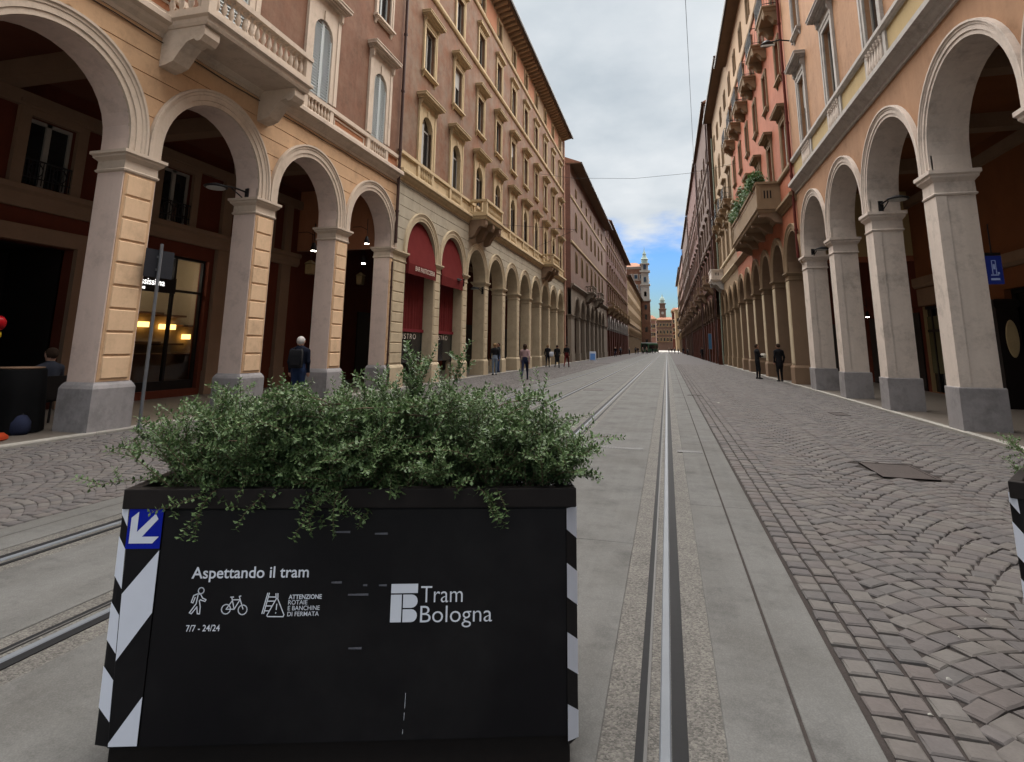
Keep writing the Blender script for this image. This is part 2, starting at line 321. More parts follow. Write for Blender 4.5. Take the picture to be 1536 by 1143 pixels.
for i, x in enumerate(RX):
    s = 1 if i in (0, 2) else -1          # gauge (groove) side
    r = empty('tram_rail', (x, -6, 0))
    tag(r, ['outermost tram rail, running closest to the tan rusticated arches', 'inner rail of the track nearer the tan arches, half hidden by the planter', 'steel rail emerging from behind the shrub on the printed planter',
            'bright tram rail with littered groove running past the planter corner, closest to the grey pillars'][i], 'rail', 'embedded tram rails')
    L = 236
    def strip(nm, a, b, z0, z1, mt):
        lo, hi = sorted((a*s, b*s)); return boxobj(nm, (lo, hi, 0, L, z0, z1), mt, r)
    m = MB(); lo, hi = sorted((-.024*s, .024*s))
    m.prism_y([(lo,-.12),(hi,-.12),(hi,-.005),(hi-.006,.002),(lo+.006,.002),(lo,-.005)], 0, L); obj('rail_head', m, r, mats=M_STEEL)
    strip('groove', .024, .070, -.12, -.022, M_GROOVE)
    strip('guard_lip', .070, .084, -.12, .0, M_LIP)
    strip('rubber_strip', .084, .118, -.1, -.002, M_RUBBER)
    strip('rubber_strip', -.026, -.09, -.1, -.002, M_RUBBER)
    m = MB()
    for k in range(150):
        y = 8+random.expovariate(.12); xx = s*random.uniform(.03,.066); t = random.uniform(0,PI); l_ = random.uniform(.006,.016); w_ = l_*.45; c_, d_ = math.cos(t), math.sin(t)
        m.add([(xx-l_*c_*.6,y-l_*d_,-.021),(xx+w_*d_*.6,y-w_*c_,-.017),(xx+l_*c_*.6,y+l_*d_,-.019),(xx-w_*d_*.6,y+w_*c_,-.013)], [(0,1,2,3)])
    o_ = obj('debris', m, r, mats=M_DEBRIS); o_['kind'] = 'stuff'

def sett_variants(n, mats):
    out = []
    for k in range(n):
        m = MB(); h = .5
        t = [((sx*(h-.09)+random.uniform(-.035,.035)), (sy*(h-.09)+random.uniform(-.035,.035))) for sx, sy in ((-1,-1),(1,-1),(1,1),(-1,1))]
        bo = [(sx*h+random.uniform(-.02,.02), sy*h+random.uniform(-.02,.02)) for sx, sy in ((-1,-1),(1,-1),(1,1),(-1,1))]
        vs = [(x,y,-.25) for x,y in bo]+[(x*.985,y*.985,-.06) for x,y in bo]+[(x,y,0) for x,y in t]+[(0,0,.02)]
        fs = [(i,(i+1)%4,4+(i+1)%4,4+i) for i in range(4)]+[(4+i,4+(i+1)%4,8+(i+1)%4,8+i) for i in range(4)]+[(8+i,8+(i+1)%4,12) for i in range(4)]
        m.add(vs, fs); out.append((m, mats[k % len(mats)]))
    return out
SETT = [surf('sett_stone_%d' % i, c, rough=0.85, var=0.18, scale=9, fine=60, bump=0.5, bdist=0.004, spec=0.12) for i, c in enumerate(
    [(0.089,0.080,0.078), (0.096,0.086,0.083), (0.081,0.074,0.073), (0.098,0.088,0.082), (0.086,0.080,0.078), (0.092,0.080,0.076), (0.106,0.097,0.091)])]
def sett_positions(x0, x1, y0, y1, size, edge_left=3, edge_right=1, colw=1.45, sag=.36, ph=0.0):
    """straight edge rows, then segmental arcs between them; returns (x, y, angle, sx, sy)"""
    out = []
    def rows(xa, n, sgn):
        for i in range(n):
            y = y0+random.uniform(0, size); xx = xa+sgn*(i+.5)*size*1.0
            while y < y1:
                ln = size*random.uniform(.86, 1.22); out.append((xx+random.uniform(-.004,.004), y+ln/2, random.uniform(-.04,.04), size*random.uniform(.85,.91), ln-.018)); y += ln
    rows(x0, edge_left, 1); rows(x1, edge_right, -1)
    a = x0+edge_left*size; b = x1-edge_right*size
    nc = max(1, round((b-a)/colw)); cw = (b-a)/nc
    for c in range(nc):
        xc = a+(c+.5)*cw; ns = max(5, int(cw/(size*.95)))
        y = y0-sag
        j = 0
        while y < y1+sag:
            cuts = [-.5]+[(i+(j % 2)*.5+random.uniform(-.07,.07))/ns-.5 for i in range(1, ns+1-(j % 2))]+[.5] if j % 2 == 0 else [-.5]+[(i+.5+random.uniform(-.07,.07))/ns-.5 for i in range(0, ns)]+[.5]
            if j % 2 == 0: cuts[-2:] = [.5]
            for t0, t1 in zip(cuts[:-1], cuts[1:]):
                t = (t0+t1)/2; wv = (t1-t0)*cw
                x = xc+t*cw; yy = y+sag*(1-4*t*t)+ph*(c % 2)
                if yy < y0 or yy > y1: continue
                ang = math.atan2(-8*sag*t, cw); cs = math.cos(ang)
                out.append((x, yy, ang, wv/cs*.925, size*1.02*cs**.5*.91*random.uniform(.93,1.03)))
            y += size*1.02; j += 1
    return out
def setts_mesh(pos, seed):
    """all remaining setts as one mesh"""
    n = len(pos); P = np.array(pos); r = np.random.default_rng(seed)
    sg = np.array([(-1,-1),(1,-1),(1,1),(-1,1)], float)
    ca, sa = np.cos(P[:,2]), np.sin(P[:,2])
    V = np.zeros((n, 12, 3)); z = r.normal(0, .0025, n)
    for k in range(4):
        for lay, (hh, zz) in enumerate(((.5,-.03),(.49,-.006),(.41,.0))):
            j = .035 if lay == 2 else .02
            lx = (sg[k,0]*hh+r.uniform(-j,j,n))*P[:,3]; lyy = (sg[k,1]*hh+r.uniform(-j,j,n))*P[:,4]
            V[:,lay*4+k,0] = P[:,0]+lx*ca-lyy*sa; V[:,lay*4+k,1] = P[:,1]+lx*sa+lyy*ca; V[:,lay*4+k,2] = zz+z+r.normal(0,.0012,n)*(lay == 2)
    F = [(i,(i+1)%4,4+(i+1)%4,4+i) for i in range(4)]+[(4+i,4+(i+1)%4,8+(i+1)%4,8+i) for i in range(4)]+[(8,9,10,11)]
    F = np.array(F); FF = (F[None]+(np.arange(n)*12)[:,None,None]).reshape(-1,4)
    me = bpy.data.meshes.new('setts'); nv = n*12; nf = len(FF)
    me.vertices.add(nv); me.vertices.foreach_set('co', V.reshape(-1)); me.loops.add(nf*4); me.polygons.add(nf)
    me.loops.foreach_set('vertex_index', FF.reshape(-1)); me.polygons.foreach_set('loop_start', np.arange(nf)*4); me.polygons.foreach_set('loop_total', np.full(nf,4))
    for m in SETT: me.materials.append(m)
    me.polygons.foreach_set('material_index', np.repeat(r.integers(0, len(SETT), n), 9)); me.update(); me.validate(); return me
# right-hand pavement
cobR = boxobj('cobbled_pavement', (SLX1, XR-.1, -6, 230, -.5, -.016), M_JOINT); cobR['kind'] = 'structure'
COVER_R = (2.60, 3.24, 8.7, 9.7)
pos = [p for p in sett_positions(SLX1+.025, XR-.13, 1.6, 62, .145) if not (COVER_R[0]-.07 < p[0] < COVER_R[1]+.07 and COVER_R[2]-.07 < p[1] < COVER_R[3]+.07)]
def vis(p):   # size on screen: nearer is larger; only those inside the frame
    d = Vector((p[0], p[1], -CAM_H)); dp = d.dot(fw)
    if dp <= 0: return 1e9
    u = 768+862.3*d.dot(r2)/dp; v = 356.8-862.3*d.dot(u2)/dp
    return p[1] if (-20 < u < 1560 and v < 1165) else 1e6+p[1]
pos.sort(key=vis)
variants = [m.mesh('cobblestone', mt) for m, mt in sett_variants(14, SETT)]
for p in pos[:300]:
    o = obj('cobblestone', random.choice(variants), cobR, (p[0], p[1], random.uniform(-.004,.004)), (random.uniform(-.02,.02), random.uniform(-.02,.02), p[2]+random.choice((0, PI))), scale=(p[3], p[4], .12))
so_ = obj('cobblestones', setts_mesh(pos[300:], 5), cobR); so_['kind'] = 'stuff'
cobL = boxobj('cobbled_pavement', (XL+.1, SLX0, -6, 230, -.5, -.016), M_JOINT); cobL['kind'] = 'structure'
posL = sett_positions(-SLX0+.025, -(XL+.13), 2.2, 60, .118, 2, 1, 1.3, .33); posL = [(-p[0], p[1], -p[2], p[3], p[4]) for p in posL]
so_ = obj('cobblestones', setts_mesh(posL, 6), cobL); so_['kind'] = 'stuff'
M_FARC = surf('far_setts', (0.080, 0.071, 0.070), rough=0.85, var=0.22, scale=9, fine=40, bump=0.6)
for nm, a, b, par in (('paving_sheet', SLX1+.02, XR-.13, cobR), ('paving_sheet', XL+.13, SLX0-.02, cobL)):
    boxobj(nm, (a, b, 61.0, 230, -.02, -.003), M_FARC, par)

# iron covers, drains, litter
def cover(x0, x1, y0, y1, z, label, mat=M_CASTI):
    r = empty('manhole_cover', ((x0+x1)/2, (y0+y1)/2, z)); a, b = (x1-x0)/2, (y1-y0)/2
    m = MB(); m.box(-a, a, -b, b, -.03, -.003); obj('plate', m, r, mats=mat)
    m = MB(); t = .03
    for q in ((-a,a,-b,-b+t),(-a,a,b-t,b),(-a,-a+t,-b+t,b-t),(a-t,a,-b+t,b-t)): m.box(*q, -.03, .003)
    obj('frame', m, r, mats=mat); return tag(r, label, 'manhole cover')
cover(*COVER_R, 0.004, 'reddish brown iron plate set into the cobbles in front of the grey pillars')
cover(-3.08, -2.36, 22.2, 23.0, .004, 'grey steel inspection cover set in the concrete between two tram tracks')
cover(3.95, 4.3, 16.3, 17.0, .006, 'small dark cover in the cobbles close to the grey pillars')
cover(0.62, 1.10, 21.2, 21.45, .007, 'narrow iron drain plate where concrete meets cobbles', M_CASTI)
for a, b, lab in ((-1.42, -.42, 'long slotted drain crossing the concrete between the rails'), (.10, .47, 'short slotted drain just outside the bright rail')):
    r = empty('drain_grate', (a, 9.82, 0)); m = MB(); m.box(0, b-a, -.095, .095, -.02, .003); obj('channel', m, r, mats=M_DARK)
    m = MB(); x = .008
    while x < b-a-.01: m.box(x, x+.016, -.10, .10, .0031, .0037); x += .046
    obj('bars', m, r, mats=M_CONC); tag(r, lab, 'drain')
M_LITTER = surf('paper_litter', (0.30, 0.29, 0.26), var=0.1)
for k, (x, y) in enumerate(((1.27,3.6),(1.52,4.1),(1.06,3.25),(1.78,4.4),(1.42,18.6))):
    m = MB(); s = (.013,.010,.011,.009,.07)[k]
    m.add([(-s,-s*.4,0.004),(s,-s*.5,.006),(s*.8,s*.5,.004),(-s*.7,s*.4,.010),(0,0,.014)], [(0,1,4),(1,2,4),(2,3,4),(3,0,4),(3,2,1,0)])
    tag(obj('paper_scrap', m, None, (x, y, .004), (0,0,k*1.3), mats=M_LITTER), 'tiny white scrap of litter lying on the cobbles', 'litter', 'scraps of litter on the cobbles')

# portico floors and kerbs
for nm, x0, x1, kx0, kx1 in (('left', XL-4.3, XL-.02, XL-.02, XL+.12), ('right', XR+.02, XR+4.3, XR-.12, XR+.02)):
    o = boxobj('portico_floor', (x0, x1, -8, 240, -.5, .045), M_PFLOOR); o['kind'] = 'structure'
    k = empty('kerb', (0, 0, 0)); k['kind'] = 'structure'
    y = -8.0; m = MB(); c = .01
    m.prism_y([(kx0,-.4),(kx1,-.4),(kx1,.042 if nm == 'right' else .03),(kx1-c if nm == 'left' else kx1,.05),(kx0+c if nm == 'right' else kx0,.05),(kx0,.042)], 0, 1.795)
    me = m.mesh('kerbstone', M_MARBLE)
    while y < 100: obj('kerbstone', me, k, (0, y, 0)); y += 1.8
    boxobj('kerbstone', (kx0, kx1, y, 240, -.4, .05), M_MARBLE, k)

# ------------------------------------------------------------------ facade building kit (local: x outwards, y along the street, z up)
CACHE = {}
def cached(key, fn):
    if key not in CACHE: CACHE[key] = fn()
    return CACHE[key]
def arch_pts(r, zs, z0, n=22):
    return [(-r, z0)]+[(-r*math.cos(PI*i/n), zs+r*math.sin(PI*i/n)) for i in range(n+1)]+[(r, z0)]
def archivolt_mesh(r, zs, z0, wd, mat, n=26, proj=1.0):
    prof = [(0,-.03),(0,.045),(wd*.30,.045),(wd*.31,.068),(wd*.62,.068),(wd*.66,.085),(wd*.80,.088),(wd*.86,.115),(wd,.115),(wd,-.03)]
    path = [(-1,0,z0)]+[(-math.cos(PI*i/n), math.sin(PI*i/n), zs) for i in range(n+1)]+[(1,0,z0)]
    vs = []; fs = []; k = len(prof)
    for dy, dz, zb in path:
        for a, x in prof: vs.append((x*proj, dy*(r+a), zb+dz*(r+a)))
    for i in range(len(path)-1):
        for j in range(k-1): fs.append((i*k+j, i*k+j+1, (i+1)*k+j+1, (i+1)*k+j))
    m = MB(); m.add(vs, fs); return m.mesh('archivolt', mat, 40)
def wall_holes(y0, y1, z0, z1, holes, mat, depth=.24, x=0.0):
    ys = sorted({y0, y1, *[h[0] for h in holes], *[h[1] for h in holes]}); zs = sorted({z0, z1, *[h[2] for h in holes], *[h[3] for h in holes]})
    ys = [v for v in ys if y0 <= v <= y1]; zs = [v for v in zs if z0 <= v <= z1]
    m = MB()
    for i in range(len(ys)-1):
        for j in range(len(zs)-1):
            cy, cz = (ys[i]+ys[i+1])/2, (zs[j]+zs[j+1])/2
            if any(h[0] < cy < h[1] and h[2] < cz < h[3] for h in holes): continue
            m.quad((x,ys[i],zs[j]),(x,ys[i+1],zs[j]),(x,ys[i+1],zs[j+1]),(x,ys[i],zs[j+1]))
    for a, b, c, d in holes:
        c, d = max(c, z0), min(d, z1)
        m.quad((x,a,c),(x-depth,a,c),(x-depth,a,d),(x,a,d)); m.quad((x,b,c),(x,b,d),(x-depth,b,d),(x-depth,b,c))
        m.quad((x,a,c),(x,b,c),(x-depth,b,c),(x-depth,a,c)); m.quad((x,a,d),(x-depth,a,d),(x-depth,b,d),(x,b,d))
    return m.mesh('wall', mat)
def baluster_mesh(h, mat, r=.06, n=8):
    p = [(.95,0),(.95,.08),(.5,.12),(.62,.2),(1.0,.34),(.85,.48),(.45,.72),(.42,.80),(.75,.84),(.5,.88),(.95,.92),(.95,1)]
    m = MB(); m.lathe([(a*r, b*h) for a, b in p], n); return m.mesh('baluster', mat, 50)

def window_kit(key, w, h, arched, style, mt, surround=.24, hood=None, sill=None, seed=0):
    """returns list of (name, mesh, children) for one window; origin = bottom middle of the opening on the wall face"""
    def build():
        m = MB(); s = surround; r = w/2; n = 14
        if arched:
            zs = h-r; top = h+s*.9; yo = r+s
            inner = [(-r,0)]+[(-r*math.cos(PI*i/n), zs+r*math.sin(PI*i/n)) for i in range(n+1)]+[(r,0)]
            outer = [(-yo,0)]+[(-yo if i < n*.28 else yo if i > n*.72 else -yo+2*yo*(i/n-.28)/.44, zs+(top-zs)*min(1, i/(n*.28)) if i < n*.28 else zs+(top-zs)*min(1,(n-i)/(n*.28)) if i > n*.72 else top) for i in range(n+1)]+[(yo,0)]
            k = len(inner); p = .06
            vs = [(p,y,z) for y,z in inner]+[(p,y,z) for y,z in outer]+[(-.2,y,z) for y,z in inner]+[(-.01,y,z) for y,z in outer]
            fs = []
            for i in range(k-1): fs += [(i,i+1,k+i+1,k+i),(2*k+i,2*k+i+1,i+1,i),(k+i,k+i+1,3*k+i+1,3*k+i)]
            m.add(vs, fs)
            m.box(0, .085, -yo-.001, -yo+s*.45, -.001, top); m.box(0, .085, yo-s*.45, yo+.001, -.001, top)
            m.box(.04, .10, -.07, .07, h-.03, h+s*.85)
        else:
            for a, b in ((-r-s,-r),(r,r+s)): m.box(-.01, .06, a, b, 0, h+s)
            for a, b in ((-r-s-.001,-r-s*.55),(r+s*.55,r+s+.001)): m.box(0, .085, a, b, .001, h+s+.001)
            m.box(-.01, .058, -r, r, h, h+s-.001); m.box(0, .082, -r-s*.54, r+s*.54, h+s*.55, h+s)
        parts = [('window', m.mesh('window_surround', mt['trim'], None), [])]; ch = parts[0][2]
        if hood:
            hz = h+(s*.9 if arched else s)+.004; W = r+s; m = MB(); fr = hood.get('frieze', .16); pj = hood.get('proj', .3)
            m.box(0, .05, -W+.02, W-.02, hz, hz+fr)
            for i, (dz, pp) in enumerate(((.05,.35),(.05,.62),(.09,1.0),(.04,1.08))): m.box(0, .05+pj*pp, -W-pj*pp*.55, W+pj*pp*.55, hz+fr, hz+fr+dz-.001); fr += dz
            for sgn in (-1, 1):
                yc = sgn*(W-.06); m.prism_y([(0,hz-.16),(.07,hz-.14),(.10,hz-.02),(.16,hz+.05),(.17,hz+hood.get('frieze',.16)-.002),(0,hz+hood.get('frieze',.16)-.002)], yc-.05, yc+.05)
            ch.append(('hood', m.mesh('hood', mt['hood'])))
        if sill:
            m = MB(); W = r+s+.06; m.box(-.1, .17, -W, W, -.08, -.003); m.box(0, .12, -W+.04, W-.04, -.14, -.08)
            for sgn in (-1, 1): m.prism_y([(0,-.32),(.03,-.30),(.10,-.14),(0,-.14)], sgn*(W-.14)-.05, sgn*(W-.14)+.05)
            ch.append(('sill', m.mesh('sill', mt['trim'])))
        rr = random.Random(seed)
        if style == 'louvre':
            for sgn in (-1, 1):
                m = MB(); z = .03
                a, b = (.008, r-.004) if sgn > 0 else (-r+.004, -.008)
                def half(z): return r if (not arched or z < h-r) else math.sqrt(max(0, r*r-(z-(h-r))**2))
                m.box(-.03, .015, a, a+.05, 0, h if not arched else (h-r if sgn < 0 else h-.02))
                m.box(-.03, .015, b-.05, b, 0, h if not arched else (h-r if sgn > 0 else h-.02))
                while z < h-.05:
                    hw = half(z+.03)
                    if hw > .1:
                        y0, y1 = (.05, min(b-.04, hw-.01)) if sgn > 0 else (max(a+.04, -hw+.01), -.05)
                        m.quad((-.028,y0,z+.072),(-.028,y1,z+.072),(.016,y1,z),(.016,y0,z))
                    z += .092
                m.box(-.045, -.035, *((.03, b) if sgn > 0 else (a, -.03)), 0, h-r*.3 if arched else h)
                ch.append(('shutter', m.mesh('shutter', mt['shut'])))
        else:
            m = MB(); f = .06
            if style != 'plain':
                zt = h*.72 if arched else h*.97
                for a, b in ((-r,-r+f),(r-f,r),(-.045,.045)): m.box(-.17, -.125, a, b, .0, h if not arched else (h-r*.2 if abs(a) < .1 else h-r))
                m.box(-.168, -.127, -r+f, r-f, 0, .09); m.box(-.168, -.127, -r+f, r-f, h-r-.05 if arched else h-.07, h-r+.03 if arched else h)
                ch.append(('casement', m.mesh('casement', mt['case'])))
            m = MB(); m.box(-.20, -.16, -r, r, 0, h); ch.append(('pane', m.mesh('pane', M_GLASS)))
            if style in ('half', 'blind'):
                m = MB()
                if style == 'half':
                    y = -r+.02; 
                    while y < -.05: m.box(-.122, -.118+rr.uniform(0,.006), y, y+.05, .03, h-(r*.55 if arched else .04)); y += .052
                else: m.box(-.123, -.116, -r+.03, r-.03, h*rr.uniform(.35,.6), h-(r*.4 if arched else .03))
                ch.append(('blind', m.mesh('blind', M_BLIND)))
            if style == 'sides':
                for sgn in (-1, 1):
                    m = MB(); z = .02; m.box(-.02, .02, *sorted((sgn*r*.98, sgn*(r-.05))), 0, h)
                    m.box(.0, .035, *sorted((sgn*(r+.01), sgn*(r+w*.48))), 0.01, h-.01); ch.append(('shutter', m.mesh('shutter', mt['shut'])))
        return parts[0]
    return cached(('win', key, style, seed), build)
def place_window(root, kit, y, z, x=0.0):
    o = obj(kit[0], kit[1], root, (x, y, z))
    for nm, me in kit[2]: obj(nm, me, o)
    return o
def cornice(root, name, L, prof, mat, y0=0.0):
    m = MB(); m.prism_y(prof, y0, L); return obj(name, m, root, mats=mat)
def eave(root, L, z, over, mat_soffit, bracket=None, zrise=2.4, depth=9.0):
    m = MB(); m.prism_y([(-.4,z),(over-.06,z-.02),(over-.06,z+.06),(-.4,z+.10)], -.05, L+.05)
    rf = obj('roof', m, root, mats=mat_soffit)
    m = MB(); m.prism_y([(-.4,z+.101),(over-.05,z+.061),(over,z+.10),(-depth*.5,z+zrise),(-depth,z+.3)], -.06, L+.06); obj('roof_tiles', m, rf, mats=M_ROOF)
    m = MB(); m.prism_y([(over-.055,z+.0),(over-.02,z-.06),(over+.07,z-.06),(over+.11,z+.02),(over+.11,z+.10),(over+.005,z+.10)], -.07, L+.07); obj('gutter', m, rf, mats=M_GUTTER)
    if bracket:
        p, bw, bh, mt = bracket
        def f():
            b = MB(); b.prism_y([(0,-bh),(over*.35,-bh*.75),(over*.62,-bh*.5),(over*.8,-bh*.42),(over*.82,-.002),(0,-.002)], -bw/2, bw/2); return b.mesh('rafter_bracket', mt)
        me = cached(('brk', over, bw, bh, mt.name), f); y = p*.5
        while y < L: obj('rafter_bracket', me, rf, (0, y, z-.02)); y += p
    return rf
def balcony(root, yc, z0, length, proj, mt, rail_h=.72, solid=False, bal_sp=.2, bracket_h=.75, nbr=2, mode='stone'):
    """stone balcony: slab, scroll brackets, balusters, rail; z0 = floor level"""
    m = MB(); h = length/2
    m.stack(-.05, proj-.12, yc-h+.12, yc+h-.12, [(.02,z0-.26),(.05,z0-.20),(.06,z0-.12),(.12,z0-.08),(.12,z0)])
    b = obj('balcony', m, root, mats=mt['slab'])
    def br():
        q = MB(); H = bracket_h; P = proj*.92
        prof = [(0,0),(0,-H)]+[(P*(.10+.22*t), -H*(1.0-.12*t)) for t in (.3,.7,1)]+[(P*.45,-H*.62),(P*.58,-H*.40),(P*.72,-H*.34),(P*.80,-H*.42),(P*.88,-H*.40),(P*.95,-H*.25),(P*.95,-H*.05),(P*.93,0)]
        q.prism_y(prof, -.2, .2); return q.mesh('bracket', mt['bracket'])
    me = cached(('bracket', round(proj,2), round(bracket_h,2), mt['bracket'].name), br)
    for i in range(nbr): obj('bracket', me, b, (0, yc-h+.32+(length-.64)*i/(nbr-1), z0-.262))
    if mode == 'iron':
        m = MB(); r = .011
        for q in ((proj-.05, proj-.02, yc-h+.05, yc+h-.05), (0, proj-.05, yc-h+.03, yc-h+.06), (0, proj-.05, yc+h-.06, yc+h-.03)):
            m.box(*q, z0+.93, z0+.96); m.box(*q, z0+.10, z0+.125)
        y = yc-h+.06
        while y < yc+h-.04: m.box(proj-.042, proj-.026, y, y+.016, z0, z0+.93); y += .11
        x = .06
        while x < proj-.06:
            for yy in (yc-h+.038, yc+h-.054): m.box(x, x+.016, yy, yy+.016, z0, z0+.93)
            x += .11
        obj('railing', m, b, mats=M_IRON); return b
    m = MB(); x0, x1, ya, yb = 0, proj-.06, yc-h+.06, yc+h-.06; t = .2
    for z, q, dz in ((z0+.001, .0, .12), (z0+rail_h-.12, .03, .12)):
        m.box(x1-t-q, x1+q, ya-q, yb+q, z, z+dz); m.box(x0, x1-t-q-.001, ya-q, ya+t+q, z, z+dz-.001); m.box(x0, x1-t-q-.001, yb-t-q, yb+q, z, z+dz-.001)
    for yy in (ya, yb-t): m.box(x1-t, x1, yy, yy+t, z0+.121, z0+rail_h-.121)
    obj('railing', m, b, mats=mt['rail'])
    bm = cached(('bal', round(rail_h,2), mt['bal'].name), lambda: baluster_mesh(rail_h-.24, mt['bal'], .062))
    if solid:
        m = MB(); m.box(x1-t+.04, x1-.04, ya+t, yb-t, z0+.12, z0+rail_h-.12); m.box(x0, x1-t, ya+.04, ya+t-.04, z0+.12, z0+rail_h-.12); m.box(x0, x1-t, yb-t+.04, yb-.04, z0+.12, z0+rail_h-.12); obj('parapet_panel', m, b, mats=mt['panel'])
        m = MB()
        for yy in (ya+.034, yb-.034):
            for i in range(3): m.box(x1*.38+i*.14, x1*.38+i*.14+.06, yy-.007, yy+.007, z0+rail_h*.36, z0+rail_h*.66)
        obj('slots', m, b, mats=M_DARK)
    else:
        n = int((yb-ya-2*t)/bal_sp)
        for i in range(n): obj('baluster', bm, b, (x1-t/2, ya+t+(i+.5)*(yb-ya-2*t)/n, z0+.12))
    n = int((x1-x0-t)/bal_sp)
    for i in range(n):
        if solid: continue
        obj('baluster', bm, b, (x0+(i+.5)*(x1-x0-t)/n, ya+t/2, z0+.12))
        obj('baluster', bm, b, (x0+(i+.5)*(x1-x0-t)/n, yb-t/2, z0+.12))
    return b
def lamp_arm(name, loc, rz, label, group, lit=False):
    r = empty(name, loc, rz); m = MB()
    m.tube([(0,0,0),(.35,0,.05),(.75,0,.02)], .022, 6); m.tube([(0,0,-.22),(.4,0,.02)], .014, 6); m.box(-.02, .02, -.06, .06, -.28, .1); obj('arm', m, r, mats=M_IRON)
    m = MB(); m.lathe([(.04,.10),(.10,.08),(.26,.02),(.27,0),(.25,-.02)], 18, .78, 0, -.04); obj('lamp_shade', m, r, mats=M_IRON, smooth=40)
    m = MB(); m.lathe([(.2,-.05),(.21,-.045),(.21,-.03)], 16, .78, 0, -.03); obj('diffuser', m, r, mats=M_BLIND if not lit else emit('lamp_lit', (1.0,.86,.62), 9))
    return tag(r, label, 'lamp', group)

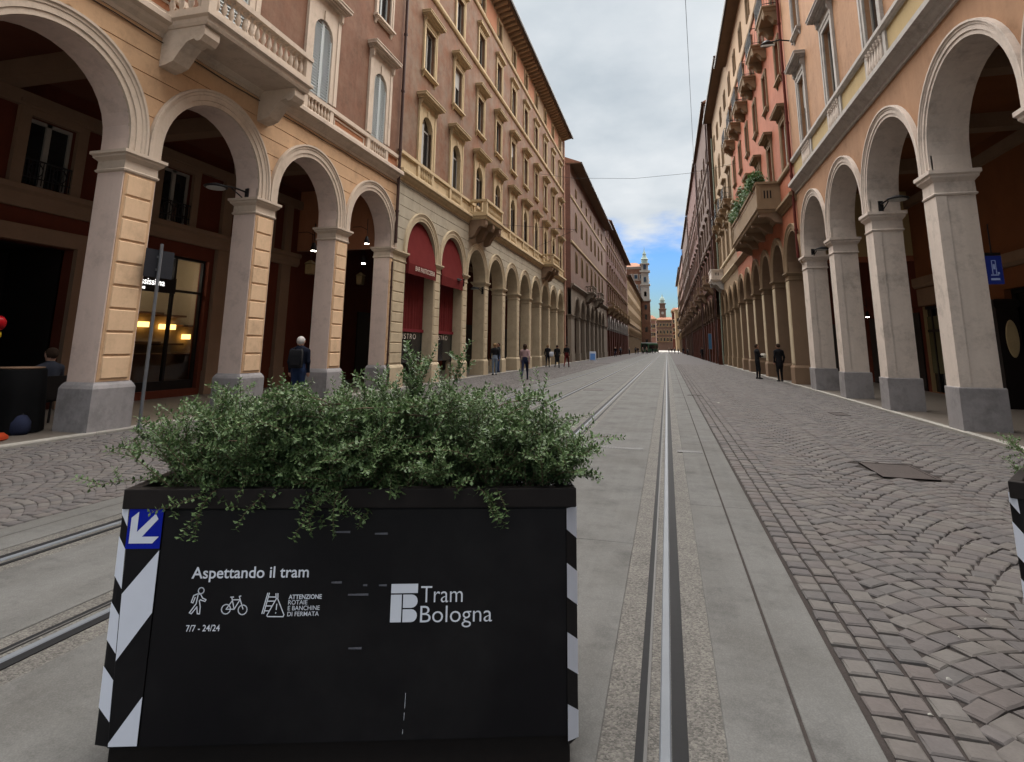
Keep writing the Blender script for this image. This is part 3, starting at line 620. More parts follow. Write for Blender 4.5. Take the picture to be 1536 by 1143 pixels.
def facade(name, label, side, ya, yb, centers, A, zones, rows, corn, eav, pillars=True, detail=2, core=True, portico=True, ends=None, group=None, depth=11.5, rear=None, xoff=0.0):
    L = yb-ya
    root = empty(name, (XL, ya, 0), 0) if side == 'L' else empty(name, (XR-xoff, yb, 0), PI)
    tag(root, label, 'building', group)
    ly = (lambda Y: Y-ya) if side == 'L' else (lambda Y: yb-Y)
    root['ya'] = ya
    C = sorted(ly(c) for c in centers); r, zs, ct, cb, pd, zt = A['r'], A['zs'], A['ct'], A['cb'], A['pd'], A['zt']
    del root['ya']
    # --- arcade wall with arched openings
    m = MB(); n = 18
    edges = []; y = 0.0
    for c in C: edges.append((y, c-r)); y = c+r
    edges.append((y, L))
    for x in (0, -pd):
        for a, b in edges: m.quad((x,a,ct),(x,b,ct),(x,b,zt),(x,a,zt))
        for c in C:
            for i in range(n):
                t0, t1 = PI*i/n, PI*(i+1)/n
                m.quad((x,c-r*math.cos(t0),zs+r*math.sin(t0)),(x,c-r*math.cos(t1),zs+r*math.sin(t1)),(x,c-r*math.cos(t1),zt),(x,c-r*math.cos(t0),zt))
    obj('arcade_wall', m, root, mats=A['wall'])
    m = MB()
    for c in C:
        P = [(c+a, b) for a, b in arch_pts(r, zs, ct, n)]
        for i in range(len(P)-1): m.quad((0,P[i][0],P[i][1]),(-pd,P[i][0],P[i][1]),(-pd,P[i+1][0],P[i+1][1]),(0,P[i+1][0],P[i+1][1]))
    for a, b in edges: m.quad((0,a,ct),(-pd,a,ct),(-pd,b,ct),(0,b,ct))
    obj('arch_soffit', m, root, mats=A.get('soffit', A['arch']), smooth=35)
    wd = A.get('wd', .34)
    av = cached(('av', r, zs, ct, wd, A['arch'].name), lambda: archivolt_mesh(r, zs, ct, wd, A['arch']))
    for c in C: obj('archivolt', av, root, (0, c, 0))
    # --- pillars
    ph = A.get('ph', .88)
    for i, (a, b) in enumerate(edges):
        pw = b-a
        if pw < .05: continue
        m = MB(); m.box(-pd+.01, -.01, .005, pw-.005, 0.0, cb+.02); P = obj('pillar', m, root, (0, a, 0), mats=A['pillar'])
        m = MB(); m.stack(-pd+.01, -.01, .01 if i else 0.0, pw-.01 if i < len(edges)-1 else pw, [(.075,-.02),(.075,ph-.11),(.055,ph-.06),(.05,ph-.05),(.015,ph)] if A.get('plinth_step', True) else [(.05,-.02),(.05,ph-.02),(.04,ph)]); obj('plinth', m, P, mats=A['plinth'])
        e0 = 0 if i else -.0
        m = MB(); H = ct-cb
        m.stack(-pd+.01, -.01, .01, pw-.01, [(.0,cb-.001),(.035,cb+.02),(.045,cb+.05),(.02,cb+.075),(.015,cb+H*.55),(.04,cb+H*.62),(.085,cb+H*.72),(.09,cb+H*.80),(.125,cb+H*.86),(.125,ct-.0)])
        obj('capital', m, P, mats=A['cap'])
        if A.get('blocks'):
            m = MB(); m.box(-.012, .004, .03, pw-.03, ph+.012, cb-.01); obj('facing', m, P, mats=A['facing'])
            nb = A['nblock']; bh = (cb-ph-.06)/nb
            def fb():
                q = MB(); w2 = pw/2-.085; hh = bh/2-.018; c = .014
                q.add([(.004,-w2,-hh),(.004,w2,-hh),(.004,w2,hh),(.004,-w2,hh),(.024,-w2+c,-hh+c),(.024,w2-c,-hh+c),(.024,w2-c,hh-c),(.024,-w2+c,hh-c)],
                      [(4,5,6,7),(0,1,5,4),(1,2,6,5),(2,3,7,6),(3,0,4,7)]); return q.mesh('block', A['block'])
            me = cached(('blk', round(pw,2), round(bh,3), A['block'].name), fb)
            for k in range(nb): obj('block', me, P, (0, pw/2, ph+.04+bh*(k+.5)))
        elif A.get('strip'):
            m = MB(); m.box(-.2, .004, -.018, pw+.018, ph, cb); obj('pilaster_strip', m, P, mats=A['pillar'])
    # --- stucco courses between and above the arches
    if A.get('courses'):
        ch = A['courses']; R = r+wd; z = ct+.02
        while z < zt-.05:
            z1 = min(z+ch, zt); za, zb = z+.012, z1-.012
            for i, (a, b) in enumerate(edges):
                cl = C[i-1] if i > 0 else None; cr_ = C[i] if i < len(C) else None
                lo = [(cl+math.sqrt(max(0, R*R-max(0, zz-zs)**2)) if cl is not None else 0.003) for zz in np.linspace(za, zb, 5)]
                hi = [(cr_-math.sqrt(max(0, R*R-max(0, zz-zs)**2)) if cr_ is not None else L-.003) for zz in np.linspace(za, zb, 5)]
                if hi[0]-lo[0] < .02 and hi[-1]-lo[-1] < .04: continue
                hi = [max(h, l+.003) for h, l in zip(hi, lo)]
                m = MB(); Z = list(np.linspace(za, zb, 5))
                for q in range(4): m.quad((.022,lo[q],Z[q]),(.022,hi[q],Z[q]),(.022,hi[q+1],Z[q+1]),(.022,lo[q+1],Z[q+1]))
                m.quad((0,lo[0],za-.006),(0,hi[0],za-.006),(.022,hi[0],za),(.022,lo[0],za)); m.quad((.022,lo[4],zb),(.022,hi[4],zb),(0,hi[4],zb+.006),(0,lo[4],zb+.006))
                obj('course', m, root, mats=A['course'])
            z = z1
    # --- cornices and string courses
    for cn, prof, mt in corn: cornice(root, cn, L, prof, mt)
    # --- upper walls with window openings
    holes = []
    for rw in rows:
        for c in rw.get('at', C):
            holes.append((c-rw['w']/2, c+rw['w']/2, rw['z'], rw['z']+rw['h']))
    for z0, z1, mt in zones:
        hs = [h for h in holes if h[2] < z1 and h[3] > z0]
        obj('wall', wall_holes(0, L, z0, z1, hs, mt), root)
    for ri, rw in enumerate(rows):
        st = rw['style']
        for j, c in enumerate(rw.get('at', C)):
            s = st if isinstance(st, str) else st[(j*7+ri*3+len(name)) % len(st)]
            place_window(root, window_kit((rw['w'], rw['h'], rw.get('arched', False), rw['mt']['trim'].name, rw.get('s', .24), bool(rw.get('hood')), bool(rw.get('sill'))), rw['w'], rw['h'], rw.get('arched', False), s, rw['mt'], rw.get('s', .24), rw.get('hood'), rw.get('sill')), c, rw['z'])
    zr = eav['z']
    eave(root, L, zr, eav['over'], eav.get('mat', M_EAVE), eav.get('bracket'))
    # --- body behind the facade
    em = ends or zones[0][2]
    m = MB()
    for y in (0.0, L): m.quad((-.0,y,zt),(-depth,y,zt),(-depth,y,zr+.25),(-.0,y,zr+.1)); m.quad((-pd,y,ct),(-depth,y,ct),(-depth,y,zt),(-pd,y,zt)); m.quad((-4.2,y,0),(-depth,y,0),(-depth,y,ct),(-4.2,y,ct))
    m.quad((-depth,0,0),(-depth,L,0),(-depth,L,zr+.25),(-depth,0,zr+.25)); obj('side_wall', m, root, mats=em)
    if portico:
        pz = zt-.15
        m = MB(); m.quad((-pd,0,pz),(-4.2,0,pz),(-4.2,L,pz),(-pd,L,pz)); obj('portico_ceiling', m, root, mats=A.get('ceil', M_PCEIL))
        bm = cached(('beam', round(pd,2), round(pz,2), A.get('beam', M_PTRIM).name), lambda: (lambda q: (q.box(-4.19, -pd, -.22, .22, pz-.42, pz-.002), q.mesh('beam', A.get('beam', M_PTRIM)))[1])(MB()))
        for a, b in edges[1:-1]: obj('beam', bm, root, (0, (a+b)/2, 0))
        m = MB(); m.box(-4.19, -3.95, 0, L, pz-.75, pz-.43); obj('wall_beam', m, root, mats=A.get('beam', M_PTRIM))
        if rear is None:
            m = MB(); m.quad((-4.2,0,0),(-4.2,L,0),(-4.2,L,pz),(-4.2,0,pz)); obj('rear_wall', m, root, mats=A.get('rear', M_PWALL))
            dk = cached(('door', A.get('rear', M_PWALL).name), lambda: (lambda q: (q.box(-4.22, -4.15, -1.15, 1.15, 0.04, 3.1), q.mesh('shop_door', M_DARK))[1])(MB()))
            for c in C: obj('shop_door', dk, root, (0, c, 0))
    return root, ly, C, edges
# ------------------------------------------------------------------ left-hand buildings
MT1 = dict(trim=M_TRIM, hood=M_TRIM, shut=M_SHUT, case=M_SHUT)
MT2 = dict(trim=M_OCHRE, hood=M_OCHRE, shut=M_SHUT, case=M_CASE)
def prof_cornice(z0, z1, p):
    h = z1-z0
    return [(-.05,z0),(p*.2,z0),(p*.2,z0+h*.2),(p*.5,z0+h*.38),(p*.62,z0+h*.55),(p,z0+h*.64),(p,z0+h*.92),(p*.9,z1),(-.05,z1+.02)]
def band(z0, z1, p): return [(-.05,z0),(p*.6,z0),(p,z0+(z1-z0)*.4),(p,z1),(-.05,z1+.01)]
def parapet(root, L, C, z0, z1, w, mats, skip=(), nb=7):
    m = MB(); m.box(-.02, .10, 0, L, z1-.13, z1); m.box(-.02, .07, 0, L, z0, z0+.09)
    P = obj('parapet', m, root, mats=mats['rail'])
    bm = cached(('pbal', round(z1-z0,2), mats['bal'].name), lambda: baluster_mesh(z1-z0-.22, mats['bal'], .055, 7))
    gap = cached(('pgap', round(z1-z0,2), round(w,2)), lambda: (lambda q: (q.box(.001, .006, -w/2, w/2, z0+.09, z1-.13), q.mesh('recess', mats['recess']))[1])(MB()))
    pier = cached(('ppier', round(z1-z0,2), mats['rail'].name), lambda: (lambda q: (q.box(.0, .085, -.09, .09, z0+.09, z1-.13), q.mesh('pier', mats['rail']))[1])(MB()))
    for c in C:
        obj('recess', gap, P, (0, c, 0))
        for s in (-1, 1): obj('pier', pier, P, (0, c+s*(w/2+.09), 0))
        for i in range(nb): obj('baluster', bm, P, (.05, c-w/2+(i+.5)*w/nb, z0+.09))
    for i in range(len(C)-1):
        a, b = C[i]+w/2+.30, C[i+1]-w/2-.30
        if b-a < .3: continue
        m = MB(); t = .05
        for q in ((a,b,z0+.15,z0+.15+t),(a,b,z1-.2-t,z1-.2),(a,a+t,z0+.15+t,z1-.2-t),(b-t,b,z0+.15+t,z1-.2-t)): m.box(0, .03, q[0], q[1], q[2], q[3])
        obj('panel_moulding', m, P, mats=mats['rail'])
    return P
A1 = dict(r=1.445, zs=5.38, ct=5.13, cb=4.72, pd=.64, zt=7.66, wd=.345, wall=M_TAN, arch=M_TRIM, soffit=M_TAUPE, pillar=M_TAUPE, plinth=M_PLINTH, cap=M_TRIM, facing=M_TAN, block=M_BLOCK, blocks=True, nblock=9, courses=.40, course=M_TAN)
B1, ly, C1, E1 = facade('arcaded_building', 'red-brown palazzo on tan rusticated arches with white louvred shutters and a long stone balcony', 'L', -2.35, 19.2,
    [10.28+3.61*k for k in (-3,-2,-1,0,1,2)], A1,
    [(7.66,8.64,M_ORANGE),(8.64,22.9,M_RBROWN)],
    [dict(z=8.76,h=2.44,w=.95,arched=True,s=.36,style='louvre',mt=MT1,hood=dict(frieze=.30,proj=.30)),
     dict(z=13.25,h=2.1,w=.95,s=.2,style=('glass','half'),mt=MT1,hood=dict(frieze=.14,proj=.28),sill=True),
     dict(z=17.3,h=2.0,w=.95,s=.2,style=('half','louvre'),mt=MT1,hood=dict(frieze=.12,proj=.2),sill=True),
     dict(z=20.9,h=1.1,w=.8,s=.12,style='glass',mt=MT1)],
    [('cornice', prof_cornice(7.64, 8.05, .30), M_TRIM), ('string_course', band(20.45,20.62,.12), M_TRIM)],
    dict(z=22.9, over=1.0, bracket=(.62,.2,.34,M_TRIM)), rear='custom')
parapet(B1, 19.2+2.35, C1, 8.06, 8.68, 1.15, dict(rail=M_TRIM, bal=M_TRIM, recess=M_TAN))
balcony(B1, ly(10.18), 8.07, 3.55, 1.2, dict(slab=M_TRIM, bracket=M_TRIM, rail=M_TRIM, bal=M_TRIM), rail_h=.74, bal_sp=.19, bracket_h=.78)
# inside the portico: rear wall, shop, doorways, upper windows
M_SHOPG = bpy.data.materials.new('shop_glass'); M_SHOPG.use_nodes = True
_n = M_SHOPG.node_tree.nodes; _l = M_SHOPG.node_tree.links; _n.remove(_n['Principled BSDF'])
_t = _n.new('ShaderNodeBsdfTransparent'); _t.inputs[0].default_value = (.78,.8,.8,1); _g = _n.new('ShaderNodeBsdfGlossy'); _g.inputs['Roughness'].default_value = .03
_f = _n.new('ShaderNodeFresnel'); _f.inputs[0].default_value = 1.5; _x = _n.new('ShaderNodeMixShader'); _l.new(_f.outputs[0], _x.inputs[0]); _l.new(_t.outputs[0], _x.inputs[1]); _l.new(_g.outputs[0], _x.inputs[2]); _l.new(_x.outputs[0], _n['Material Output'].inputs[0])
L1 = 19.2+2.35
holes = [(ly(7.3),ly(10.55),.05,3.75),(ly(12.15),ly(14.85),.25,4.1),(ly(15.75),ly(17.65),.25,3.95)]
mez = [ly(y) for y in (6.0,9.62,13.25,16.9)]
holes += [(c-.55,c+.55,5.05,6.6) for c in mez]
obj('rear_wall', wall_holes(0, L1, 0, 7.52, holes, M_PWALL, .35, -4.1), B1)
m = MB(); m.prism_y([(-4.12,4.5),(-4.0,4.5),(-3.93,4.62),(-3.93,4.8),(-3.85,4.86),(-3.85,4.98),(-4.12,5.0)], 0, L1); obj('portico_string', m, B1, mats=M_PTRIM)
for Y in (3.5, 11.45, 15.28, 18.45):
    m = MB(); m.box(-4.1, -3.96, ly(Y)-.26, ly(Y)+.26, .05, 4.49); m.box(-4.1, -3.97, ly(Y)-.2, ly(Y)+.2, 5.0, 6.75); m.box(-4.1, -3.92, ly(Y)-.3, ly(Y)+.3, .05, .75); obj('pilaster', m, B1, mats=M_PTRIM)
for c in mez:
    m = MB()
    for a, b in ((-.8,-.55),(.55,.8)): m.box(-4.1, -3.99, c+a, c+b, 5.0, 6.6)
    m.box(-4.1, -3.98, c-.8, c+.8, 6.6, 6.82); m.box(-4.1, -3.92, c-.86, c+.86, 6.82, 6.9); W_ = obj('window', m, B1, mats=M_PTRIM)
    m = MB(); m.box(-4.3, -4.26, c-.55, c+.55, 5.05, 6.6); obj('pane', m, W_, mats=M_GLASS)
    m = MB(); m.box(-4.25, -4.2, c-.06, c+.06, 5.05, 6.6)
    for a, b in ((-.55,-.48),(.48,.55)): m.box(-4.25, -4.2, c+a, c+b, 5.05, 6.6)
    m.box(-4.25, -4.2, c-.48, c+.48, 6.52, 6.6); obj('casement', m, W_, mats=M_CASE)
    m = MB(); y = c-.52
    while y < c+.53: m.box(-4.03, -4.015, y, y+.014, 5.06, 5.6); y += .08
    m.box(-4.04, -4.005, c-.54, c+.54, 5.6, 5.63); m.box(-4.04, -4.005, c-.54, c+.54, 5.2, 5.22)
    for q in (-.27, .27): m.tube([(-4.02, c+q+.16*math.cos(t*PI/6), 5.4+.16*math.sin(t*PI/6)) for t in range(13)], .012, 5)
    obj('railing', m, W_, mats=M_IRON)
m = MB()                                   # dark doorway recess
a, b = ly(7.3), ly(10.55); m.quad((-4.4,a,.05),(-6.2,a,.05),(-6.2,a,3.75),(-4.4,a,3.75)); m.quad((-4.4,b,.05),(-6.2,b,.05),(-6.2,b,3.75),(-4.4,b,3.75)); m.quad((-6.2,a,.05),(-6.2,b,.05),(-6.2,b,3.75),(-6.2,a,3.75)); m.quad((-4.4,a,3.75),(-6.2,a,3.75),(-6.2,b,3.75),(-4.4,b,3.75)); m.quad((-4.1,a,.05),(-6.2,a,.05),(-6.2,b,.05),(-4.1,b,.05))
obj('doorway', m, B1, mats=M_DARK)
m = MB()
for q in ((a-.35,a),(b,b+.35)): m.box(-4.1, -3.97, q[0], q[1], .05, 4.1)
m.box(-4.1, -3.96, a-.35, b+.35, 3.76, 4.12); obj('door_surround', m, B1, mats=M_PTRIM)
M_SHOPW = surf('shop_wall', (.30,.22,.13), var=.1); M_WOODS = surf('shop_wood', (.12,.06,.03), var=.2)
m = MB(); a, b = ly(11.9), ly(19.1)
m.quad((-6.0,a,.2),(-6.0,b,.2),(-6.0,b,4.3),(-6.0,a,4.3)); m.quad((-4.46,a,.2),(-6.0,a,.2),(-6.0,a,4.3),(-4.46,a,4.3)); m.quad((-4.46,b,.2),(-6.0,b,.2),(-6.0,b,4.3),(-4.46,b,4.3)); m.quad((-4.46,a,4.3),(-6.0,a,4.3),(-6.0,b,4.3),(-4.46,b,4.3)); m.quad((-4.46,a,.2),(-6.0,a,.2),(-6.0,b,.2),(-4.46,b,.2))
shop = obj('shop_interior', m, B1, mats=M_SHOPW)
E_WARM = emit('warm_lamp', (1.0,.58,.16), .7); E_SPOT = emit('spot_lamp', (1.0,.93,.80), 8.0); E_SIGN = emit('lit_sign', (1.0,.98,.95), .28)
for Y, z, wv in ((13.5,2.0,.5),(14.4,2.05,.34),(15.3,2.0,.6),(16.1,1.7,.3),(17.5,2.0,.5),(18.6,2.1,.4)):
    m = MB(); m.box(-5.92, -5.84, ly(Y)-wv/2, ly(Y)+wv/2, z, z+.16); obj('lit_shelf', m, shop, mats=E_WARM)
    m = MB(); m.box(-5.98, -5.6, ly(Y)-.45, ly(Y)+.45, z-.5, z-.44); m.box(-5.98, -5.6, ly(Y)-.45, ly(Y)+.45, z+.4, z+.46); obj('shelf', m, shop, mats=M_WOODS)
m = MB(); m.box(-5.35, -4.9, ly(13.0), ly(18.2), .2, 1.25); obj('counter', m, shop, mats=M_WOODS)
for Y in (12.9, 14.1, 16.6, 17.1):
    m = MB(); m.lathe([(.0,0),(.09,.005),(.1,.03),(.1,.12),(.05,.14)], 12, -4.9, ly(Y), 3.6); obj('spot_lamp', m, shop, mats=E_SPOT)
for a, b, z1 in ((ly(12.15),ly(14.85),4.1),(ly(15.75),ly(17.65),3.95)):
    m = MB(); m.quad((-4.295,a,.25),(-4.295,b,.25),(-4.295,b,z1),(-4.295,a,z1)); sw = obj('shop_window', m, B1, mats=M_SHOPG)
    m = MB(); t = .07; mid = a+(b-a)*.58
    for q in ((a,a+t),(b-t,b),(mid,mid+t)): m.box(-4.34, -4.24, q[0], q[1], .25, z1)
    m.box(-4.335, -4.245, a, b, .25, .5); m.box(-4.335, -4.245, a, b, 3.05, 3.12); m.box(-4.335, -4.245, a, b, z1-t, z1); obj('frame', m, sw, mats=M_DARK)
ss = obj('shop_sign', (lambda q: (q.box(-4.2,-4.17,ly(12.2),ly(13.75),2.98,3.42), q)[1])(MB()), B1, mats=M_DARK)
obj('lettering', text_mesh('nessissima', .26, E_SIGN, .004, sx=.95), ss, (-4.165, ly(12.32), 3.17), (PI/2,0,PI/2))
obj('lettering', text_mesh('dal 1948', .11, E_SIGN, .003), ss, (-4.165, ly(12.34), 3.03), (PI/2,0,PI/2))

A2 = dict(r=1.44, zs=5.2, ct=5.1, cb=4.68, pd=.66, zt=7.86, wd=.34, wall=M_SANDST, arch=M_SAND, soffit=M_SAND, pillar=M_SAND, plinth=M_SAND, cap=M_SAND, facing=M_SAND, block=M_SAND, blocks=True, nblock=10, courses=.44, course=M_SANDST)
B2, ly2, C2, E2 = facade('arcaded_building', 'long brown palazzo on sand arches with arched first-floor windows and bracketed eaves', 'L', 19.205, 56.5,
    [21.76+3.63*k for k in range(10)], A2,
    [(7.86,9.02,M_OCHRE),(9.02,20.6,M_B2WALL),(20.6,22.9,M_ATTIC)],
    [dict(z=9.06,h=2.2,w=1.12,arched=True,s=.34,style=('half','glass','glass','half'),mt=MT2,hood=dict(frieze=.22,proj=.36)),
     dict(z=13.2,h=2.1,w=1.05,s=.21,style=('half','glass','blind'),mt=MT2,hood=dict(frieze=.14,proj=.34),sill=True),
     dict(z=17.28,h=1.95,w=1.05,s=.2,style=('glass','half','glass'),mt=MT2,hood=dict(frieze=.06,proj=.2)),
     dict(z=21.0,h=1.15,w=.8,s=.1,style='glass',mt=MT2)],
    [('cornice', prof_cornice(7.84, 8.24, .28), M_OCHRE), ('string_course', band(16.98,17.18,.13), M_OCHRE), ('string_course', band(20.52,20.70,.12), M_OCHRE)],
    dict(z=22.9, over=1.0, bracket=(.6,.2,.36,M_ATTIC)), ends=M_B2WALL)
L2 = 56.5-19.205
parapet(B2, L2, C2, 8.25, 9.02, 1.3, dict(rail=M_OCHRE, bal=M_OCHRE, recess=M_OCHRE), nb=7)
for k in (2, 7): balcony(B2, C2[k], 8.26, 3.2, 1.05, dict(slab=M_OCHRE, bracket=M_BROWNST, rail=M_OCHRE, bal=M_OCHRE), rail_h=.80, bal_sp=.22, bracket_h=.95, nbr=3)
for i in range(len(C2)-1):
    m = MB(); m.box(0, .012, C2[i]+.75, C2[i+1]-.75, 20.95, 22.3); obj('attic_panel', m, B2, mats=M_ORANGE if i % 3 else M_ATTIC)
def pipe(root, y, z0, z1, r=.06, x=.10, mat=M_PIPE):
    m = MB(); m.tube([(x,y,z0),(x,y,z1)], r, 10)
    for z in np.arange(z0+1.2, z1, 2.4): m.lathe([(r*1.35,-.04),(r*1.35,.04)], 10, x, y, z)
    return obj('drainpipe', m, root, mats=mat, smooth=40)
pipe(B1, 19.2+2.35-.08, 5.3, 22.6, x=.13); pipe(B1, 19.2+2.35-.10, .05, 4.6, .035, .05)
pipe(B2, L2-.15, .1, 22.6, .09, .12, surf('pale_pipe',(.40,.24,.18),var=.1))

for Bx, Lx, zz in ((B1, 19.2+2.35, 7.56), (B2, L2, 7.74)):
    m = MB(); n_ = int(Lx/1.8); pts = []
    for k in range(n_+1): pts += [(.055, k*Lx/n_, zz), (.055, min(Lx, (k+.5)*Lx/n_), zz-.025)]
    m.tube(pts, .011, 5); obj('cable', m, Bx, mats=M_IRON)
GEN = dict(trim=M_FOCHRE, hood=M_FOCHRE, shut=M_SHUTD, case=M_SHUTD)
GENR = dict(trim=M_BEIGE, hood=M_BEIGE, shut=M_SHUTD, case=M_SHUTD)
def arc(r, pil, arch, wall, **k):
    d = dict(r=r, zs=5.25, ct=5.0, cb=4.6, pd=.42, zt=7.9, wd=.28, wall=wall, arch=arch, pillar=pil, plinth=pil, cap=arch, plinth_step=False); d.update(k); return d
B3, ly3, C3, E3 = facade('brick_building', 'tan and red brick palazzo across the side street with stone arcade and lancet windows', 'L', 61.1, 99.4, [65.1+4.62*k for k in range(7)],
    arc(1.75, M_DARKST, M_DARKST, M_DARKST, zs=5.15), [(7.9,12.9,M_BRICK2),(12.9,21.7,M_BRICK2)],
    [dict(z=9.9,h=2.2,w=1.0,arched=True,s=.2,style='plain',mt=GEN), dict(z=14.7,h=2.0,w=.9,arched=True,s=.18,style='plain',mt=GEN), dict(z=18.7,h=.9,w=.6,s=.1,style='plain',mt=GEN)],
    [('cornice', prof_cornice(7.88, 8.35, .3), M_DARKST), ('string_course', band(12.8,13.05,.15), M_OCHRE), ('string_course', band(17.9,18.1,.12), M_OCHRE)],
    dict(z=21.7, over=1.25), ends=M_BRICK)
for k in (2, 4): balcony(B3, C3[k], 8.37, 3.0, 1.1, dict(slab=M_DARKST, bracket=M_DARKST, rail=M_DARKST, bal=M_DARKST), rail_h=.85, bal_sp=.3, bracket_h=.95)
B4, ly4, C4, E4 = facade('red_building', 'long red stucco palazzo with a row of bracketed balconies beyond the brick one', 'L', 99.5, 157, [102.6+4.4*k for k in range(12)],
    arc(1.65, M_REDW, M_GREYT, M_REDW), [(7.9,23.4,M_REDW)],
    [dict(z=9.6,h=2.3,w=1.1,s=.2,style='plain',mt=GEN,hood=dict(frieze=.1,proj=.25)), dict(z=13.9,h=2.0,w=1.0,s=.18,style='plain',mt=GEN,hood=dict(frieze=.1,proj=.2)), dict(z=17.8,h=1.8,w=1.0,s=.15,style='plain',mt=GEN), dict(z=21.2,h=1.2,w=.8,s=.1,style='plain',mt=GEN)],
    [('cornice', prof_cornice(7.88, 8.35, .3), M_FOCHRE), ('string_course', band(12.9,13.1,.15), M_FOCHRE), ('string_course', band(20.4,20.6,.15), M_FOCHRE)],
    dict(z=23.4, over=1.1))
for k in range(0, 12, 2): balcony(B4, C4[k], 8.37, 3.2, 1.15, dict(slab=M_FOCHRE, bracket=M_BEIGE, rail=M_FOCHRE, bal=M_FOCHRE), rail_h=.9, bal_sp=.4, bracket_h=.9)
B5, *_ = facade('far_building', 'distant ochre palazzo with lower roof just before the stone turret', 'L', 157.2, 243, [160.5+4.8*k for k in range(17)],
    arc(1.8, M_BEIGE, M_BEIGE, M_BEIGE), [(7.9,20.8,M_FOCHRE)],
    [dict(z=9.6,h=2.2,w=1.2,s=.2,style='plain',mt=GEN), dict(z=13.6,h=2.0,w=1.1,s=.18,style='plain',mt=GEN), dict(z=17.4,h=1.6,w=1.0,s=.15,style='plain',mt=GEN)],
    [('cornice', prof_cornice(7.88, 8.3, .3), M_FOCHRE)], dict(z=20.8, over=1.0))

# ------------------------------------------------------------------ right-hand buildings
MTR = dict(trim=M_GREYT, hood=M_GREYT, shut=M_SHUTD, case=M_CASE)
AR1 = dict(r=1.675, zs=5.7, ct=5.35, cb=4.80, pd=.74, zt=8.17, wd=.272, wall=M_PEACH, arch=M_GREYST, soffit=M_GREYST, pillar=M_GREYST, plinth=M_PLINTH, cap=M_GREYST, strip=True, plinth_step=False, ceil=M_PORANG, rear=M_PORANG, beam=M_BROWNST)
cR1 = [17.6-1.675+3.9*k for k in (-4,-3,-2,-1,0,1,2)]
R1, lyr, CR1, ER1 = facade('arcaded_building', 'peach and yellow palazzo raised on tall plain grey pillars and arches', 'R', -1.85, 26.2, cR1, AR1,
    [(8.17,9.62,M_YELLOW),(9.62,22.6,M_PEACH)],
    [dict(z=9.70,h=2.6,w=.95,s=.27,style=('glass','blind','glass'),mt=MTR,hood=dict(frieze=.26,proj=.34)),
     dict(z=14.3,h=2.0,w=.92,s=.12,style='glass',mt=MTR,sill=True), dict(z=18.2,h=1.9,w=.92,s=.12,style='glass',mt=MTR,sill=True)],
    [('cornice', prof_cornice(8.15, 8.62, .30), M_GREYT), ('sill_course', band(9.52,9.69,.13), M_GREYT)],
    dict(z=22.6, over=1.0), rear='custom')
for c in CR1:
    m = MB(); m.box(0, .05, c-.78, c-.60, 8.63, 9.52); m.box(0, .05, c+.60, c+.78, 8.63, 9.52); m.box(0, .012, c-.6, c+.6, 8.63, 9.52); P = obj('window_apron', m, R1, mats=M_GREYT)
    bm = cached('r1bal', lambda: baluster_mesh(.80, M_GREYST, .06, 8))
    for i in range(6): obj('baluster', bm, P, (.055, c-.6+(i+.5)*.2, 8.68))
LR1 = 26.2+1.85; pz = 8.0
holes = [(lyr(25.6)-1.5, lyr(25.6)+1.3, .05, 3.3), (lyr(19.0)-1.2, lyr(19.0)+1.2, .05, 3.4), (lyr(12)-1.3, lyr(12)+1.3, .05, 3.4), (lyr(22.0)-.8,lyr(22.0)+.8,.05,3.0)]
obj('rear_wall', wall_holes(0, LR1, 0, pz, holes, M_PORANG, .3, -4.1), R1)
m = MB(); m.prism_y([(-4.12,4.0),(-4.0,4.0),(-3.92,4.1),(-3.92,4.38),(-4.12,4.4)], 0, LR1); obj('portico_string', m, R1, mats=M_BROWNST)
m = MB(); m.box(-4.12, -4.02, lyr(26.1), lyr(22.9), 3.3, 3.95); obj('fascia', m, R1, mats=M_BROWNST)
for h in holes:
    m = MB(); m.box(-4.45, -4.35, h[0], h[1], .05, h[3]); d = obj('shop_door', m, R1, mats=M_GLASS)
    m = MB()
    for q in (h[0], (h[0]+h[1])/2-.05, h[1]-.1): m.box(-4.34, -4.28, q, q+.1, .05, h[3])
    m.box(-4.335, -4.285, h[0], h[1], h[3]-.12, h[3]); m.box(-4.335, -4.285, h[0], h[1], 2.3, 2.4); obj('frame', m, d, mats=M_DARK)
M_OLIVE = surf('olive_blind', (.10,.092,.05), var=.15)
m = MB(); m.box(-4.33, -4.31, lyr(25.6)-1.1, lyr(25.6)+.9, .75, 2.9); obj('roller_blind', m, R1, mats=M_OLIVE)

